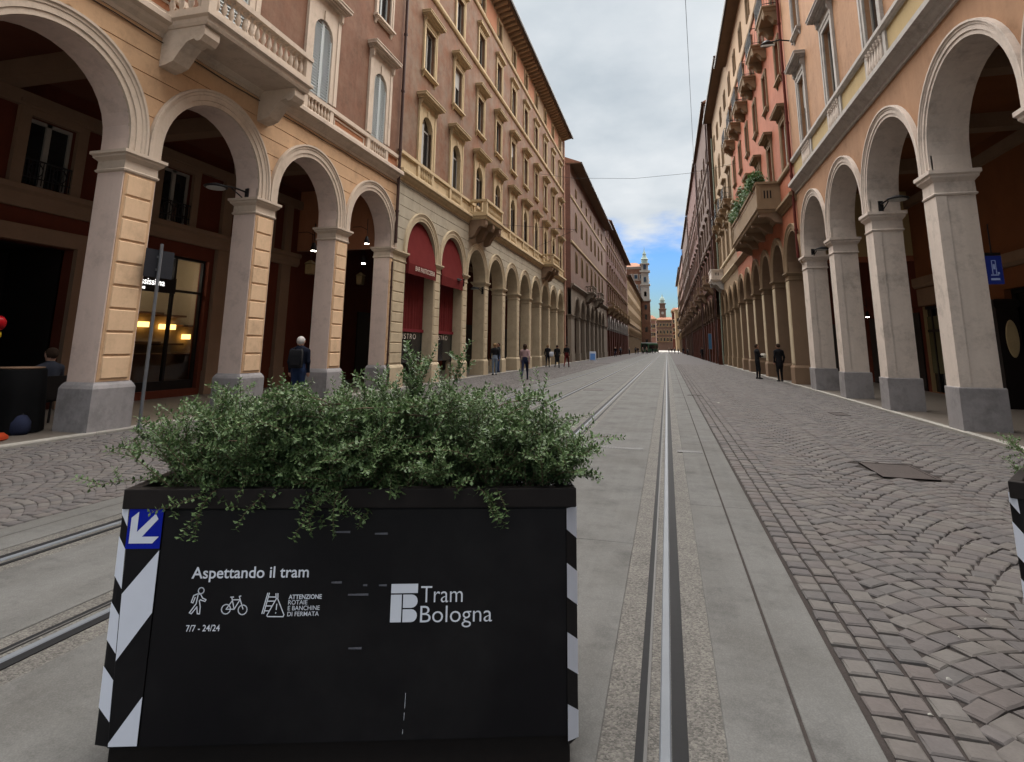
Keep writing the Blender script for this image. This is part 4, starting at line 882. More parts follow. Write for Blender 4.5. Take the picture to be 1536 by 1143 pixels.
AR2 = dict(r=1.45, zs=5.35, ct=5.12, cb=4.74, pd=.68, zt=7.9, wd=.34, wall=M_SALMON, arch=M_BEIGE, soffit=M_BROWNST, pillar=M_BROWNST, plinth=M_BROWNST, cap=M_BEIGE, facing=M_SAND, block=M_SAND, blocks=True, nblock=1)
R2, lyr2, CR2, ER2 = facade('arcaded_building', 'salmon red palazzo with a planted stone balcony and small iron balconies above', 'R', 26.205, 47.7, [27.66+3.65*k for k in range(6)], AR2,
    [(7.9,20.6,M_SALMON),(20.6,24.8,M_ATTIC)],
    [dict(z=9.75,h=2.2,w=1.0,s=.22,style=('glass','half'),mt=GENR,hood=dict(frieze=.16,proj=.34)), dict(z=14.1,h=1.95,w=.95,s=.14,style='glass',mt=GENR,sill=True),
     dict(z=17.55,h=2.1,w=1.0,s=.16,style='glass',mt=GENR,hood=dict(frieze=.1,proj=.22)), dict(z=21.6,h=1.5,w=.9,s=.14,style='half',mt=GENR)],
    [('cornice', prof_cornice(7.88, 8.28, .28), M_BEIGE), ('sill_course', band(9.5,9.7,.12), M_BEIGE), ('string_course', band(20.5,20.7,.12), M_BEIGE)],
    dict(z=24.8, over=.82))
bal2 = balcony(R2, lyr2(34.8), 8.36, 10.8, 1.15, dict(slab=M_BEIGE, bracket=M_BROWNST, rail=M_BEIGE, bal=M_BEIGE, panel=M_BEIGE), rail_h=1.3, solid=True, bracket_h=.5, nbr=5, bal_sp=.25)
for c in CR2: balcony(R2, c, 17.4, 2.1, .75, dict(slab=M_BEIGE, bracket=M_BEIGE), bracket_h=.5, mode='iron')
pipe(R2, 47.7-26.205-.05, 5.4, 23.8, .06, .12, surf('maroon_pipe', (.10,.025,.02), var=.15))
R3, lyr3, CR3, _ = facade('arcaded_building', 'beige palazzo with pale balustrade band and iron balconies beyond the salmon one', 'R', 47.75, 63.0, [49.7+3.7*k for k in range(4)],
    arc(1.45, M_BEIGE, M_BEIGE, M_BEIGE, zs=5.3, ceil=M_BROWNST, rear=M_BROWNST), [(7.9,25.8,M_BEIGE)],
    [dict(z=9.7,h=2.2,w=1.0,s=.22,style=('plain','half'),mt=GENR,hood=dict(frieze=.16,proj=.3)), dict(z=14.0,h=2.0,w=1.0,s=.2,style='plain',mt=GENR,hood=dict(frieze=.1,proj=.25)), dict(z=18.0,h=2.0,w=1.0,s=.16,style='half',mt=GENR), dict(z=21.9,h=1.4,w=.9,s=.12,style='plain',mt=GENR)],
    [('cornice', prof_cornice(7.88, 8.28, .28), M_SAND), ('sill_course', band(9.35,9.55,.14), M_SAND), ('string_course', band(13.2,13.4,.12), M_SAND)], dict(z=25.8, over=.82))
for c in CR3: balcony(R3, c, 13.75, 1.9, .7, dict(slab=M_BEIGE, bracket=M_BEIGE), bracket_h=.5, mode='iron')
balcony(R3, CR3[0], 8.3, 3.2, 1.2, dict(slab=M_GREYST, bracket=M_GREYT, rail=M_GREYST, bal=M_GREYST, panel=M_GREYST), rail_h=.95, solid=True, bracket_h=.8)
pipe(R3, .1, .1, 24, .07, .12, surf('verdigris_pipe', (.22,.25,.20), var=.2))
M_FTRIM = surf('far_trim', (0.10, 0.062, 0.041), var=0.15, streak=0.15); GENF = dict(trim=M_FTRIM, hood=M_FTRIM, shut=M_SHUTD, case=M_SHUTD)
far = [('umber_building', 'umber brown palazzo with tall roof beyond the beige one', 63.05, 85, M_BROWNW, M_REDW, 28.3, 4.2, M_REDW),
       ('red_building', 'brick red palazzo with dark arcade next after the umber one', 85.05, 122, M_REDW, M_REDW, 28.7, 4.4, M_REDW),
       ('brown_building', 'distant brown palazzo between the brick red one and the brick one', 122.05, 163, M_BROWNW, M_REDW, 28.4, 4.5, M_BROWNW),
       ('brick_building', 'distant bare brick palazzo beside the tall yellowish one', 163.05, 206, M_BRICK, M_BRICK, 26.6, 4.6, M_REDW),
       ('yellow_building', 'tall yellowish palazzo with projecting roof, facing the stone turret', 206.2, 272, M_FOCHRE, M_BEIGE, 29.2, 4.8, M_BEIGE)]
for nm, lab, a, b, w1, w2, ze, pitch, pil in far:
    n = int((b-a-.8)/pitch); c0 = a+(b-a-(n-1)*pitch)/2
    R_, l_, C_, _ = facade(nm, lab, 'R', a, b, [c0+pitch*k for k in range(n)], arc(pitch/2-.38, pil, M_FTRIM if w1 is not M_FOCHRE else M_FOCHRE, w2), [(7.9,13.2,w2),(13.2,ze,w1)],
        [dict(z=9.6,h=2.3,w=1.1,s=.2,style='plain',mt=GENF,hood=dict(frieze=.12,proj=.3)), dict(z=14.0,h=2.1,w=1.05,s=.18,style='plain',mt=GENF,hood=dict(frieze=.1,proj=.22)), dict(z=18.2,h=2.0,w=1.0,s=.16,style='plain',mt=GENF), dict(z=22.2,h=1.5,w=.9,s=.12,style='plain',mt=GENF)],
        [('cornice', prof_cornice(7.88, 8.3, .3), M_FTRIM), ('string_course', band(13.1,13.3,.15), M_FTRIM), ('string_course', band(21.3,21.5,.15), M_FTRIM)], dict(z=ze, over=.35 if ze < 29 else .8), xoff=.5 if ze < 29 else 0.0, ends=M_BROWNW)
    if ze < 29:
        for k in range(1, n, 3): balcony(R_, C_[k], 8.35, 2.6, 1.1, dict(slab=M_BROWNST, bracket=M_BROWNST, rail=M_BROWNST, bal=M_BROWNST), rail_h=.9, bal_sp=.5, bracket_h=.8)
        for y in (0.3, b-a-.3): pipe(R_, y, .1, ze-.3, .08, .12)

# ------------------------------------------------------------------ the far end of the street
def block(name, label, x0, x1, y0, y1, z, mat, rows, ncol, trim=M_FOCHRE, cat='building', side=True):
    r = empty(name, ((x0+x1)/2, y0, 0)); a = (x1-x0)/2; d = y1-y0
    m = MB(); m.box(-a, a, 0, d, 0, z); obj('wall', m, r, mats=mat)
    m = MB(); m.stack(-a, a, 0, d, [(.0,z-.9),(.25,z-.6),(.3,z-.35),(.7,z-.2),(.7,z+.05)]); obj('cornice', m, r, mats=trim)
    m = MB(); m.stack(-a, a, 0, d, [(.6,z+.06),(-min(a,d)*.5,z+2.2)]); obj('roof', m, r, mats=M_ROOF)
    for zz, h in rows:
        for i in range(ncol):
            x = -a+(i+.5)*2*a/ncol; m = MB(); m.box(-.95, .95, -.14, -.0, -.3, h+.4); W = obj('window', m, r, (x, 0, zz), mats=trim)
            m = MB(); m.box(-.65, .65, -.16, -.145, 0, h); obj('pane', m, W, mats=M_GLASS)
        m = MB(); m.box(-a, a, -.22, -.0, zz-.75, zz-.5); obj('string_course', m, r, mats=trim)
    return tag(r, label, cat), a, d
TB, a, d = block('corner_building', 'tall brick corner block carrying the pale stone turret', -22, -7.9, 245, 300, 35, M_BRICK2, [(10,2.2),(15,2.2),(20,2.2),(25,2.2),(30,1.6)], 6, M_STONEW)
m = MB(); hx = 1.75
for z0, z1, p in ((20.5,21.2,.35),(21.2,27,-.1),(27,27.6,.3),(27.6,32.5,-.25),(32.5,33.2,.35),(33.2,35.8,-.35),(35.8,36.2,.2)): m.box(-hx-p, hx+p, -hx-p, hx+p, z0, z1-.001)
tw = obj('turret', m, TB, (a+.2, -.4, 0), mats=M_STONEW)
m = MB(); m.box(-hx, hx, -hx, hx, 0, 20.499); obj('turret_shaft', m, tw, mats=M_BRICK2)
m = MB(); m.lathe([(1.35,36.2),(1.35,37.8),(1.6,38.0),(1.3,38.3),(.75,39.4),(.7,40.2),(.85,40.3),(.3,41.2),(.08,42.6),(.02,43.6)], 12); obj('spire', m, tw, mats=surf('verdigris', (.20,.25,.23), var=.2), smooth=35)
m = MB()
for z in (3,8,13,17,22.4,28.4,33.7):
    m.box(-.5, .5, -hx-.02-(0 if z < 20 else -.12 if z < 27 else -.3), -hx+.1, z, z+2.0)
obj('window', m, tw, mats=M_GLASS)
block('far_building', 'narrow red brick front just beyond the turret block', -13, -6.2, 372, 400, 19.5, M_BRICK, [(9,2),(14,2)], 4)
block('far_building', 'low pale building between the turret block and the brick palace', -14, -7.2, 440, 470, 15, M_BEIGE, [(8,2)], 4)
M_FARB = surf('far_brick', (0.115, 0.072, 0.055), var=0.12)
PA, a, d = block('town_palace', 'brick palace with a tower closing the far end of the street', -8.0, 7.5, 480, 510, 24, M_FARB, [(7,2.6),(13,2.6),(19,2)], 6, M_FOCHRE)
m = MB(); m.stack(-2.6, 2.6, -2.6, 2.6, [(0,24),(0,32),(.5,32.4),(.5,33),(-.4,33.2),(-.4,36.5),(.3,36.9),(.3,37.4)]); tw = obj('tower', m, PA, (-2.2+.25, 6, 0), mats=M_FARB)
m = MB(); m.lathe([(1.9,37.4),(1.9,39.6),(2.2,39.8),(2.0,40.6),(1.5,41.8),(.9,42.6),(.5,42.8),(.45,44),(.1,44.6),(.05,46)], 14); obj('cupola', m, tw, mats=MATS['verdigris'], smooth=35)
m = MB(); m.lathe([(1.1,-.1),(1.1,.1)], 20); obj('clock_face', m, tw, (0, -2.65, 29.5), (PI/2,0,0), mats=M_STONEW)
block('far_building', 'ochre house next to the reddish house near the brick palace', 6.2, 20, 400, 430, 27, M_FOCHRE, [(9,2.2),(14,2.2),(19,2.2)], 4)
block('far_building', 'reddish far house with flat cornice beside the brick palace', 4.6, 9, 445, 470, 29, M_REDW, [(9,2.2),(14,2.2),(20,2.2)], 2)
block('backdrop_building', 'pale building at the very end of the side view behind the palace', -40, 40, 620, 640, 16, M_BEIGE, [(8,2.2)], 14)
# ------------------------------------------------------------------ awnings in the first two arches of the brown palazzo
def awning(Yc, label, lettering=None, lower=4.32, out=.16):
    r = empty('awning', (XL, Yc, 0)); R = 1.40; zs = 5.2; zc = zs+R-.02; zb = lower+.42
    def hw(z): return R if z <= zs else math.sqrt(max(0, R*R-(z-zs)**2))
    zz = list(np.linspace(zb, zc, 15)); n = 13; vs = []; fs = []
    for z in zz:
        f = ((zc-z)/(zc-zb))**1.35
        for i in range(n):
            t = -1+2*i/(n-1); vs.append((-.12+(out+.12)*f*(1-.10*t*t)+.004*math.sin(i*2.1+z*5), t*hw(z), z))
    for j in range(len(zz)-1):
        for i in range(n-1): fs.append((j*n+i, j*n+i+1, (j+1)*n+i+1, (j+1)*n+i))
    m = MB(); m.add(vs, fs)
    for sg, i in ((-1, 0), (1, n-1)):
        for j in range(len(zz)-1): m.quad(vs[j*n+i], vs[(j+1)*n+i], (-.14, vs[(j+1)*n+i][1], zz[j+1]), (-.14, vs[j*n+i][1], zz[j]))
    obj('canopy', m, r, mats=M_MAROON, smooth=40)
    m = MB()
    for i in range(n-1):
        a, b = vs[i], vs[i+1]; m.quad(a, b, (b[0]-.02, b[1], lower), (a[0]-.02, a[1], lower))
    m.quad(vs[0], (-.14, -R, zb), (-.14, -R, lower+.1), (vs[0][0]-.02, -R, lower)); m.quad(vs[n-1], (-.14, R, zb), (-.14, R, lower+.1), (vs[n-1][0]-.02, R, lower))
    obj('valance', m, r, mats=M_MAROON)
    if lettering: obj('lettering', text_mesh(lettering, .27, M_LETTER, .002, 'CENTER', sx=.92), r, (out+.035, .05, lower+.16), (PI/2+.05,0,PI/2))
    return tag(r, label, 'awning', 'maroon awnings')
awning(21.76, 'maroon arched awning lettered with bar pasticceria on its valance', 'BAR PASTICCERIA')
awning(25.39, 'maroon arched awning without lettering, half in shade beside a lamp', None, 4.25, .10)
for Yc, lab in ((21.76, 'maroon curtain with pale letters under the lettered awning'), (25.39, 'maroon curtain hanging under the plain awning')):
    r = empty('curtain', (XL-.45, Yc, 0)); n = 60; vs = []; fs = []
    for i in range(n+1):
        y = -1.42+2.84*i/n; x = .035*math.sin(i*1.05)+.015*math.sin(i*.37)
        vs += [(x*.35, y, 2.2), (x, y, 2.6), (x*.8, y, 5.0)]
    for i in range(n):
        for j in (0, 1): fs.append((3*i+j, 3*i+3+j, 3*i+4+j, 3*i+1+j))
    m = MB(); m.add(vs, fs); obj('fabric', m, r, mats=M_MAROON, smooth=60)
    m = MB(); m.box(-.02, .06, -1.43, 1.43, 2.12, 2.24); obj('hem_bar', m, r, mats=surf('maroon_hem', (.16,.02,.025), var=.1))
    m = MB(); m.box(-.03, -.02, -1.43, 1.43, .9, 2.12); m.box(-.05, .0, -1.43, -1.36, .05, 2.12); m.box(-.05, .0, 1.36, 1.43, .05, 2.12); obj('glass_screen', m, r, mats=M_GLASS)
    obj('lettering', text_mesh('BISTRO', .30, M_LETTER, .002, 'CENTER', sx=1.35, spacing=1.25), r, (.005, 0, 1.84), (PI/2,0,PI/2))
    tag(r, lab, 'curtain')

# ------------------------------------------------------------------ lamps under the arches
lamp_arm('arch_lamp', (XL-.3, 11.72, 5.28), -PI/2-.35, 'dark disc lamp on an arm inside the second tan arch, above the shop window', 'portico lamps')
lamp_arm('arch_lamp', (XR+.25, 17.55, 5.55), -PI/2+.2, 'dark twin-arm lamp on the capital between tall grey arches', 'portico lamps')
lamp_arm('arch_lamp', (XR+.25, 25.35, 5.5), -PI/2+.2, 'dark lamp arm on the last grey capital before the salmon palazzo', 'portico lamps')
lamp_arm('arch_lamp', (XL-.1, 30.45, 4.7), -PI/2-.3, 'dark lamp arm under the first sand-coloured balcony', 'portico lamps')
lamp_arm('arch_lamp', (XL+.05, 26.82, 4.75), -PI/2-.1, 'dark lamp arm in front of the plain maroon awning', 'portico lamps')
def spot(x, y, z, label):
    r = empty('spot_lamp', (x, y, z)); m = MB(); m.lathe([(.03,.26),(.05,.24),(.09,.10),(.10,.0),(.08,-.01)], 12); obj('housing', m, r, mats=M_IRON, smooth=40)
    m = MB(); m.lathe([(.0,-.03),(.075,-.02),(.085,-.0)], 12); obj('bulb', m, r, mats=E_SPOT); m = MB(); m.tube([(0,0,.25),(0,0,.9)], .012, 6); m.tube([(0,0,.5),(-.25,0,.62),(-.6,0,.62)], .012, 6); obj('stem', m, r, mats=M_IRON)
    return tag(r, label, 'lamp', 'lit spot lamps')
spot(-10.2, 18.16, 5.13, 'lit white spotlight in the last tan arch, the higher one'); spot(-11.0, 19.43, 4.62, 'lit oval lamp hanging below the spotlight in the last tan arch'); spot(-11.0, 16.19, 4.58, 'small lit lamp beside the third tan pillar')
spot(9.3, 31.0, 3.15, 'lit square-looking lamp deep in the grey portico')
for (x, y, z, lab) in ((-11.35, 16.6, 4.05, 'brass lantern glinting behind the third tan pillar'), (-11.35, 19.9, 4.05, 'brass and glass lantern in the last tan arch')):
    r = empty('lantern', (x, y, z)); m = MB(); m.stack(-.09, .09, -.09, .09, [(0,-.2),(.02,-.18),(.03,.14),(.06,.16),(-.06,.28)]); obj('case', m, r, mats=surf('brass', (.16,.11,.055), rough=.35, metal=.8, var=.2)); m = MB(); m.lathe([(.0,.28),(.01,.3),(.01,1.4)], 6); obj('chain', m, r, mats=M_IRON); tag(r, lab, 'lantern')
# wall lamp high on the peach palazzo
r = empty('wall_lamp', (XR, 24.6, 14.4), PI); m = MB(); m.tube([(0,0,0),(.5,0,.12),(.95,0,.05)], .03, 6); m.box(-.02,.04,-.08,.08,-.15,.15); obj('arm', m, r, mats=M_IRON)
m = MB(); m.lathe([(.05,.16),(.12,.12),(.26,-.02),(.24,-.05)], 14, 1.0, 0, 0); obj('lamp_shade', m, r, mats=M_IRON, smooth=40); m = MB(); m.box(.75,1.25,.18,.26,-.22,-.16); obj('floodlight', m, r, mats=M_BLIND); tag(r, 'black street lamp bracketed high on the peach palazzo near the red drainpipe', 'lamp')

# ------------------------------------------------------------------ overhead wires
def wire(pts, label, r=.012):
    m = MB(); m.tube(pts, r, 5); tag(obj('overhead_wire', m, mats=M_IRON), label, 'wire')
wire([(XL+.02,45,15.7),(-6.9,45,15.15),(-2,45,14.8),(2.2,45,14.95),(XR-.02,45,15.5)], 'thin cable strung across the street between the two rows of palazzi', .014)
wire([(-.05,0,14.3),(1.13,20,14.1),(2.15,37.7,14.1),(3.6,62,14.8),(XR-.05,96,16.5)], 'thin cable running lengthwise above the tram track', .010)
wire([(XL+.02,33,8.9),(-5,33.6,8.5),(XL+.3,41,8.7)], 'short sagging cable by the balcony of the brown palazzo', .010)

# ------------------------------------------------------------------ street sign by the first tan pillar
r = empty('sign_post', (-9.50, 8.98, 0)); m = MB(); m.tube([(0,0,0),(0,0,3.48)], .03, 10); m.lathe([(.05,.0),(.05,.06),(.032,.1)], 10); obj('pole', m, r, mats=M_POLE, smooth=40)
m = MB(); m.box(-.045,-.037,-.30,.36,2.82,3.36); obj('sign_panel', m, r, mats=M_SIGNB)
m = MB(); m.box(-.036,-.02,-.05,.05,2.95,2.99); m.box(-.036,-.02,-.05,.05,3.2,3.24); obj('clamp', m, r, mats=M_POLE)
tag(r, 'grey steel post with the dark back of a square sign beside the first tan pillar', 'sign')

# ------------------------------------------------------------------ portico things on the right
r = empty('hanging_sign', (7.56, 16.0, 0)); m = MB(); m.box(-.17,.17,-.03,.03,3.15,3.82); obj('panel', m, r, mats=emit('blue_sign', (.004,.011,.09), .05))
m = MB(); y = -.034
def bar(x0,x1,z0,z1): m.box(x0,x1,y-.004,y,z0,z1)
bar(-.045,-.03,3.38,3.70); bar(.03,.045,3.38,3.70); bar(-.045,.045,3.70,3.715); bar(-.02,.02,3.5,3.62); bar(-.08,.08,3.35,3.375); bar(.06,.10,3.38,3.43); bar(-.09,.09,3.24,3.29)
obj('pictogram', m, r, mats=emit('pale_sign', (.18,.22,.36), .04)); m = MB(); m.box(-.17,.17,-.03,.03,3.83,3.9); m.tube([(0,0,3.9),(0,0,4.6)], .015, 6); obj('hanger', m, r, mats=M_IRON)
tag(r, 'glowing blue sign with a white pictogram hanging inside the grey portico', 'sign')
r = empty('display_case', (9.28, 20.0, .045)); m = MB(); m.stack(-.30,.22,-.8,.6,[(.0,0),(.0,2.75),(.05,2.8),(.05,2.95),(.0,3.0)]); obj('cabinet', m, r, mats=M_DARK)
m = MB(); m.lathe([(.0,.02),(.24,.02),(.26,.0)], 22, 0, 0, 0, 2.0); obj('oval_emblem', m, r, (.0,-.81,1.9), (PI/2,0,0), mats=surf('old_gold', (.45,.36,.20), rough=.5, var=.2), scale=(.6,1.0,1)); tag(r, 'tall black display case with a pale gold oval emblem in the grey portico', 'display case')
r = empty('information_board', (XR-.05, 74.6, 0)); m = MB(); m.box(-.05,.05,-.72,.72,1.5,3.4); obj('frame', m, r, mats=M_POLE); m = MB(); m.box(-.06,-.051,-.66,.66,1.58,3.32); obj('poster', m, r, mats=surf('blue_poster', (.045,.11,.19), var=.2)); m = MB(); m.box(-.04,.04,-.66,-.58,0,1.5); m.box(-.04,.04,.58,.66,0,1.5); obj('leg', m, r, mats=M_POLE); r.rotation_euler = (0,0,math.radians(62)); tag(r, 'blue poster board on legs against the umber palazzo arcade', 'board')
r = empty('pavement_sign', (-8.7, 71.3, 0)); 
for s in (-1, 1):
    m = MB(); m.prism_x([(s*.30,0),(s*.33,0),(s*.04,1.1),(s*.01,1.1)], -.38, .38); obj('board', m, r, mats=M_WHITE)
m = MB(); m.prism_x([(-.334,.1),(-.30+.0,.1),(-.09,.85),(-.135,.85)], -.3, .3); obj('notice', m, r, mats=surf('pale_blue', (.12,.25,.55), var=.1)); tag(r, 'small white and blue folding board on the pavement before the brick palazzo', 'sign')

# ------------------------------------------------------------------ planter
PT = (-2.06, 1.93); PR = math.radians(18.24); PW = 1.776; PD = .62
def planter(loc, rz, label, full=True):
    r = empty('planter', loc, rz); c = .045
    m = MB(); m.prism_z([(.035,.03),(PW-.035,.03),(PW-.035,PD),(.035,PD)], 0.0, .14); obj('base', m, r, mats=M_DARK)
    prof = [(c,0),(PW-c,0),(PW,c),(PW,PD-c),(PW-c,PD),(c,PD),(0,PD-c),(0,c)]
    m = MB(); m.prism_z(prof, .13, .95); obj('body', m, r, mats=M_BLACK)
    m = MB(); o = .012; t = .045
    outer = [(-o,-o),(PW+o-.02,-o),(PW+o-.02,PD+o),(-o,PD+o)]; z0, z1 = .945, 1.018
    m.box(-.004, PW-.008, -.016, .03, z0, z1); m.box(-.004, PW-.008, PD-.03, PD+.016, z0, z1); m.box(-.004, .04, .0301, PD-.0301, z0, z1); m.box(PW-.052, PW-.008, .0301, PD-.0301, z0, z1)
    rim = obj('rim', m, r, mats=M_RIM); bv = rim.modifiers.new('bevel', 'BEVEL'); bv.width = .004; bv.segments = 2
    m = MB(); m.box(.04, PW-.052, .03, PD-.03, .5, .93); obj('soil', m, r, mats=M_SOIL)
    # front sheet, marker plates
    m = MB(); m.box(.156, PW-.052, -.006, -.0005, .135, .938); obj('front_sheet', m, r, mats=M_BLACK)
    y = -.011
    EX = lambda z: .021+(.968-z)*.036
    pl = MB(); pl.add([(EX(.14),-.010,.14),(.153,-.010,.14),(.153,-.010,.965),(EX(.965),-.010,.965),(EX(.14),-.0005,.14),(.153,-.0005,.14),(.153,-.0005,.965),(EX(.965),-.0005,.965)],[(0,1,2,3),(0,4,5,1),(1,5,6,2),(2,6,7,3),(3,7,4,0)]); plate = obj('marker_plate', pl, r, mats=M_BLACK)
    m = MB(); m.box(EX(.88)+.0008, .1525, y-.0012, y+.0008, .803, .9655); bl = obj('blue_panel', m, plate, mats=M_BLUE) if full else None
    def flat(pts, mat, nm, par, yy): 
        q = MB(); n = len(pts); q.add([(a, yy, b) for a, b in pts], [tuple(range(n))]); return obj(nm, q, par, mats=mat)
    # white arrow pointing down to the left
    ax, az = .036, .822
    if full: flat([(ax,az),(ax+.088,az),(ax+.110,az+.024),(ax+.047,az+.024),(ax+.101,az+.087),(ax+.089,az+.106),(ax+.026,az+.041),(ax+.026,az+.114),(ax+.0,az+.092)], M_WHITE, 'arrow', plate, y-.002)
    flat([(EX(.645)+.001,.645),(.1525,.797),(.1525,.580),(EX(.418)+.001,.418)], M_WHITE, 'white_stripe', plate, y-.0005)
    flat([(EX(.152)+.001,.152),(.1525,.300),(.1525,.141),(EX(.141)+.001,.141)], M_WHITE, 'white_stripe', plate, y-.0005)
    # chamfer plates at both corners
    def cham(p0, p1, nm, dz, z0, z1, pitch, slope, zstart):
        m = MB(); d = (Vector(p1)-Vector(p0)); nn = Vector((d.y, -d.x)).normalized()*.004
        P0, P1 = Vector(p0)+nn, Vector(p1)+nn
        m.quad((P0.x,P0.y,z0),(P1.x,P1.y,z0),(P1.x,P1.y,z1),(P0.x,P0.y,z1)); q = obj(nm, m, r, mats=M_BLACK)
        z = zstart
        while z > z0:
            m = MB(); e = nn*.5; a0, a1 = z, z-pitch*.5
            f = lambda v: min(max(v, z0), z1)
            m.quad((P0.x+e.x,P0.y+e.y,f(a0)),(P1.x+e.x,P1.y+e.y,f(a0+slope)),(P1.x+e.x,P1.y+e.y,f(a1+slope)),(P0.x+e.x,P0.y+e.y,f(a1)))
            obj('white_stripe', m, q, mats=M_WHITE); z -= pitch
        return q
    LX = lambda z: -.010+(.968-z)*.008
    eg = MB(); eg.quad((LX(.14),.004,.14),(EX(.14)-.001,-.0095,.14),(EX(.968)-.001,-.0095,.968),(LX(.968),.004,.968)); ed = obj('marker_edge', eg, r, mats=M_BLACK)
    for zt_, zb_ in ((.968,.925),(.845,.705),(.615,.485),(.398,.262)):
        f_ = lambda z: min(.967, max(.141, z)); d_ = .042; q = MB()
        q.quad((LX(f_(zb_))-.0004,.0010,f_(zb_)),(EX(f_(zb_-d_))-.0012,-.0122,f_(zb_-d_)),(EX(f_(zt_-d_ if zt_ < .96 else zt_))-.0012,-.0122,f_(zt_-d_ if zt_ < .96 else zt_)),(LX(f_(zt_))-.0004,.0010,f_(zt_))); obj('white_stripe', q, ed, mats=M_WHITE)
    cham((PW-.052,-.006), (PW-.002,.048), 'marker_edge', 0, .10, .94, .248, -.05, .985)
    if full:
        F = -.0075
        def txt(s, x, z, size, sx, off=0, sp=1.0, skew=0): return obj('lettering', text_mesh(s, size, M_PRINT, .0004, 'LEFT', sx, off, sp), r, (x, F, z), (PI/2,0,0))
        def fit(s, x0, x1, z, cap, off=0.0, sp=1.0):
            me = text_mesh(s, 1.0, M_PRINT, 0.0, 'LEFT', 1.0, off, sp); xs = [v.co.x for v in me.vertices]; ref = .70
            k = cap/ref; w_ = (max(xs)-min(xs)); kx = (x1-x0)/w_
            me.transform(Matrix.Translation((x0-min(xs)*kx, 0, 0)) @ Matrix.Diagonal((kx, k, 1, 1))); return obj('lettering', me, r, (0, F, z), (PI/2,0,0))
        fit('Aspettando il tram', .282, .722, .695, .040, .012)
        fit('7/7 - 24/24', .281, .405, .512, .022, .008)
        fit('ATTENZIONE', .652, .777, .6185, .0155, .022); fit('ROTAIE', .652, .724, .5995, .0155, .004); fit('E BANCHINE', .652, .772, .5795, .0155, .004); fit('DI FERMATA', .652, .770, .559, .0155, .004)
        fit('Tram', 1.156, 1.318, .600, .060, -.006); fit('Bologna', 1.156, 1.434, .530, .060, -.006)
        def fl(pts, nm='logo'): return flat(pts, M_PRINT, nm, r, F)
        arcp = lambda cx, cz, rr, a0, a1, n=8: [(cx+rr*math.cos(a0+(a1-a0)*i/n), cz+rr*math.sin(a0+(a1-a0)*i/n)) for i in range(n+1)]
        fl([(1.041,.634),(1.144,.634),(1.144,.667),(1.041,.667)]); fl([(1.041,.532),(1.083,.532),(1.083,.629),(1.041,.629)])
        fl([(1.088,.582),(1.121,.582)]+arcp(1.121,.6055,.0235,-PI/2,PI/2)+[(1.088,.629)]); fl([(1.088,.532),(1.121,.532)]+arcp(1.121,.5545,.0225,-PI/2,PI/2)+[(1.088,.577)])
        def stroke(lines, nm, wd=.0042):
            q = MB()
            for L_ in lines:
                for (a, b), (c_, d_) in zip(L_[:-1], L_[1:]):
                    dx, dz = c_-a, d_-b; l_ = math.hypot(dx, dz) or 1; nx, nz = -dz/l_*wd/2, dx/l_*wd/2; ex, ez = dx/l_*wd*.4, dz/l_*wd*.4
                    q.add([(a-ex+nx,F,b-ez+nz),(c_+ex+nx,F,d_+ez+nz),(c_+ex-nx,F,d_+ez-nz),(a-ex-nx,F,b-ez-nz)], [(0,1,2,3)])
            return obj(nm, q, r, mats=M_PRINT)
        circ = lambda cx, cz, rr: arcp(cx, cz, rr, 0, 2*PI, 16)
        S = lambda pts: [((x-124)/148*.058+.287, .664-(y-340)/262*.094) for x, y in pts]
        stroke([circ(.323,.652,.0105), S([(185,405),(150,420),(133,485),(150,490),(165,440)]), S([(185,405),(215,408),(235,445),(270,462),(262,478),(215,462)]), S([(190,420),(180,500),(125,585),(145,595),(190,530),(200,595),(222,598),(222,530),(208,470)])], 'pedestrian_icon', .0038)
        Bk = lambda pts: [((x-420)/256*.096+.405, .632-(y-435)/178*.068) for x, y in pts]
        stroke([circ(.4215,.5865,.0165), circ(.4835,.5835,.0165), Bk([(465,555),(525,470),(595,470),(545,555),(465,555)]), Bk([(545,555),(512,450),(500,445),(528,445)]), Bk([(632,555),(585,440),(600,436)])], 'bicycle_icon', .0036)
        Tk = lambda pts: [((x-818)/230*.0855+.556, .640-(y-395)/225*.083) for x, y in pts]
        stroke([Tk([(955,445),(870,605),(880,615),(1035,618),(1042,600),(965,445)]), Tk([(962,500),(960,550)]), Tk([(958,578),(957,584)]), Tk([(862,395),(820,585)]), Tk([(878,395),(838,585)]), Tk([(945,400),(950,440)]), Tk([(965,400),(968,440)]), Tk([(876,430),(945,432)]), Tk([(870,470),(935,470)]), Tk([(858,515),(912,516)]), Tk([(848,560),(892,562)])], 'rails_warning_icon', .0036)
        for x, z, l_ in ((.84,.856,.062),(.992,.849,.05),(.83,.675,.04),(.915,.631,.078),(1.008,.663,.03),(.94,.664,.016),(.914,.445,.05)):
            flat([(x-l_/2,z-.003),(x+l_/2,z-.004),(x+l_/2,z+.004),(x-l_/2,z+.003)], M_GREYP, 'scuff_mark', r, F)
        stroke([[(1.112,.29),(1.111,.24)],[(1.110,.225),(1.109,.20)],[(1.107,.17),(1.106,.155)]], 'scratch', .0012)
    return tag(r, label, 'planter', 'tram works planters')
planter((PT[0], PT[1], 0), PR, 'long black planter printed with tram notices, standing across the tram track')
planter((1.455, 3.20, 0), math.radians(-32), 'black striped-corner planter without lettering, standing on the cobbles', False)

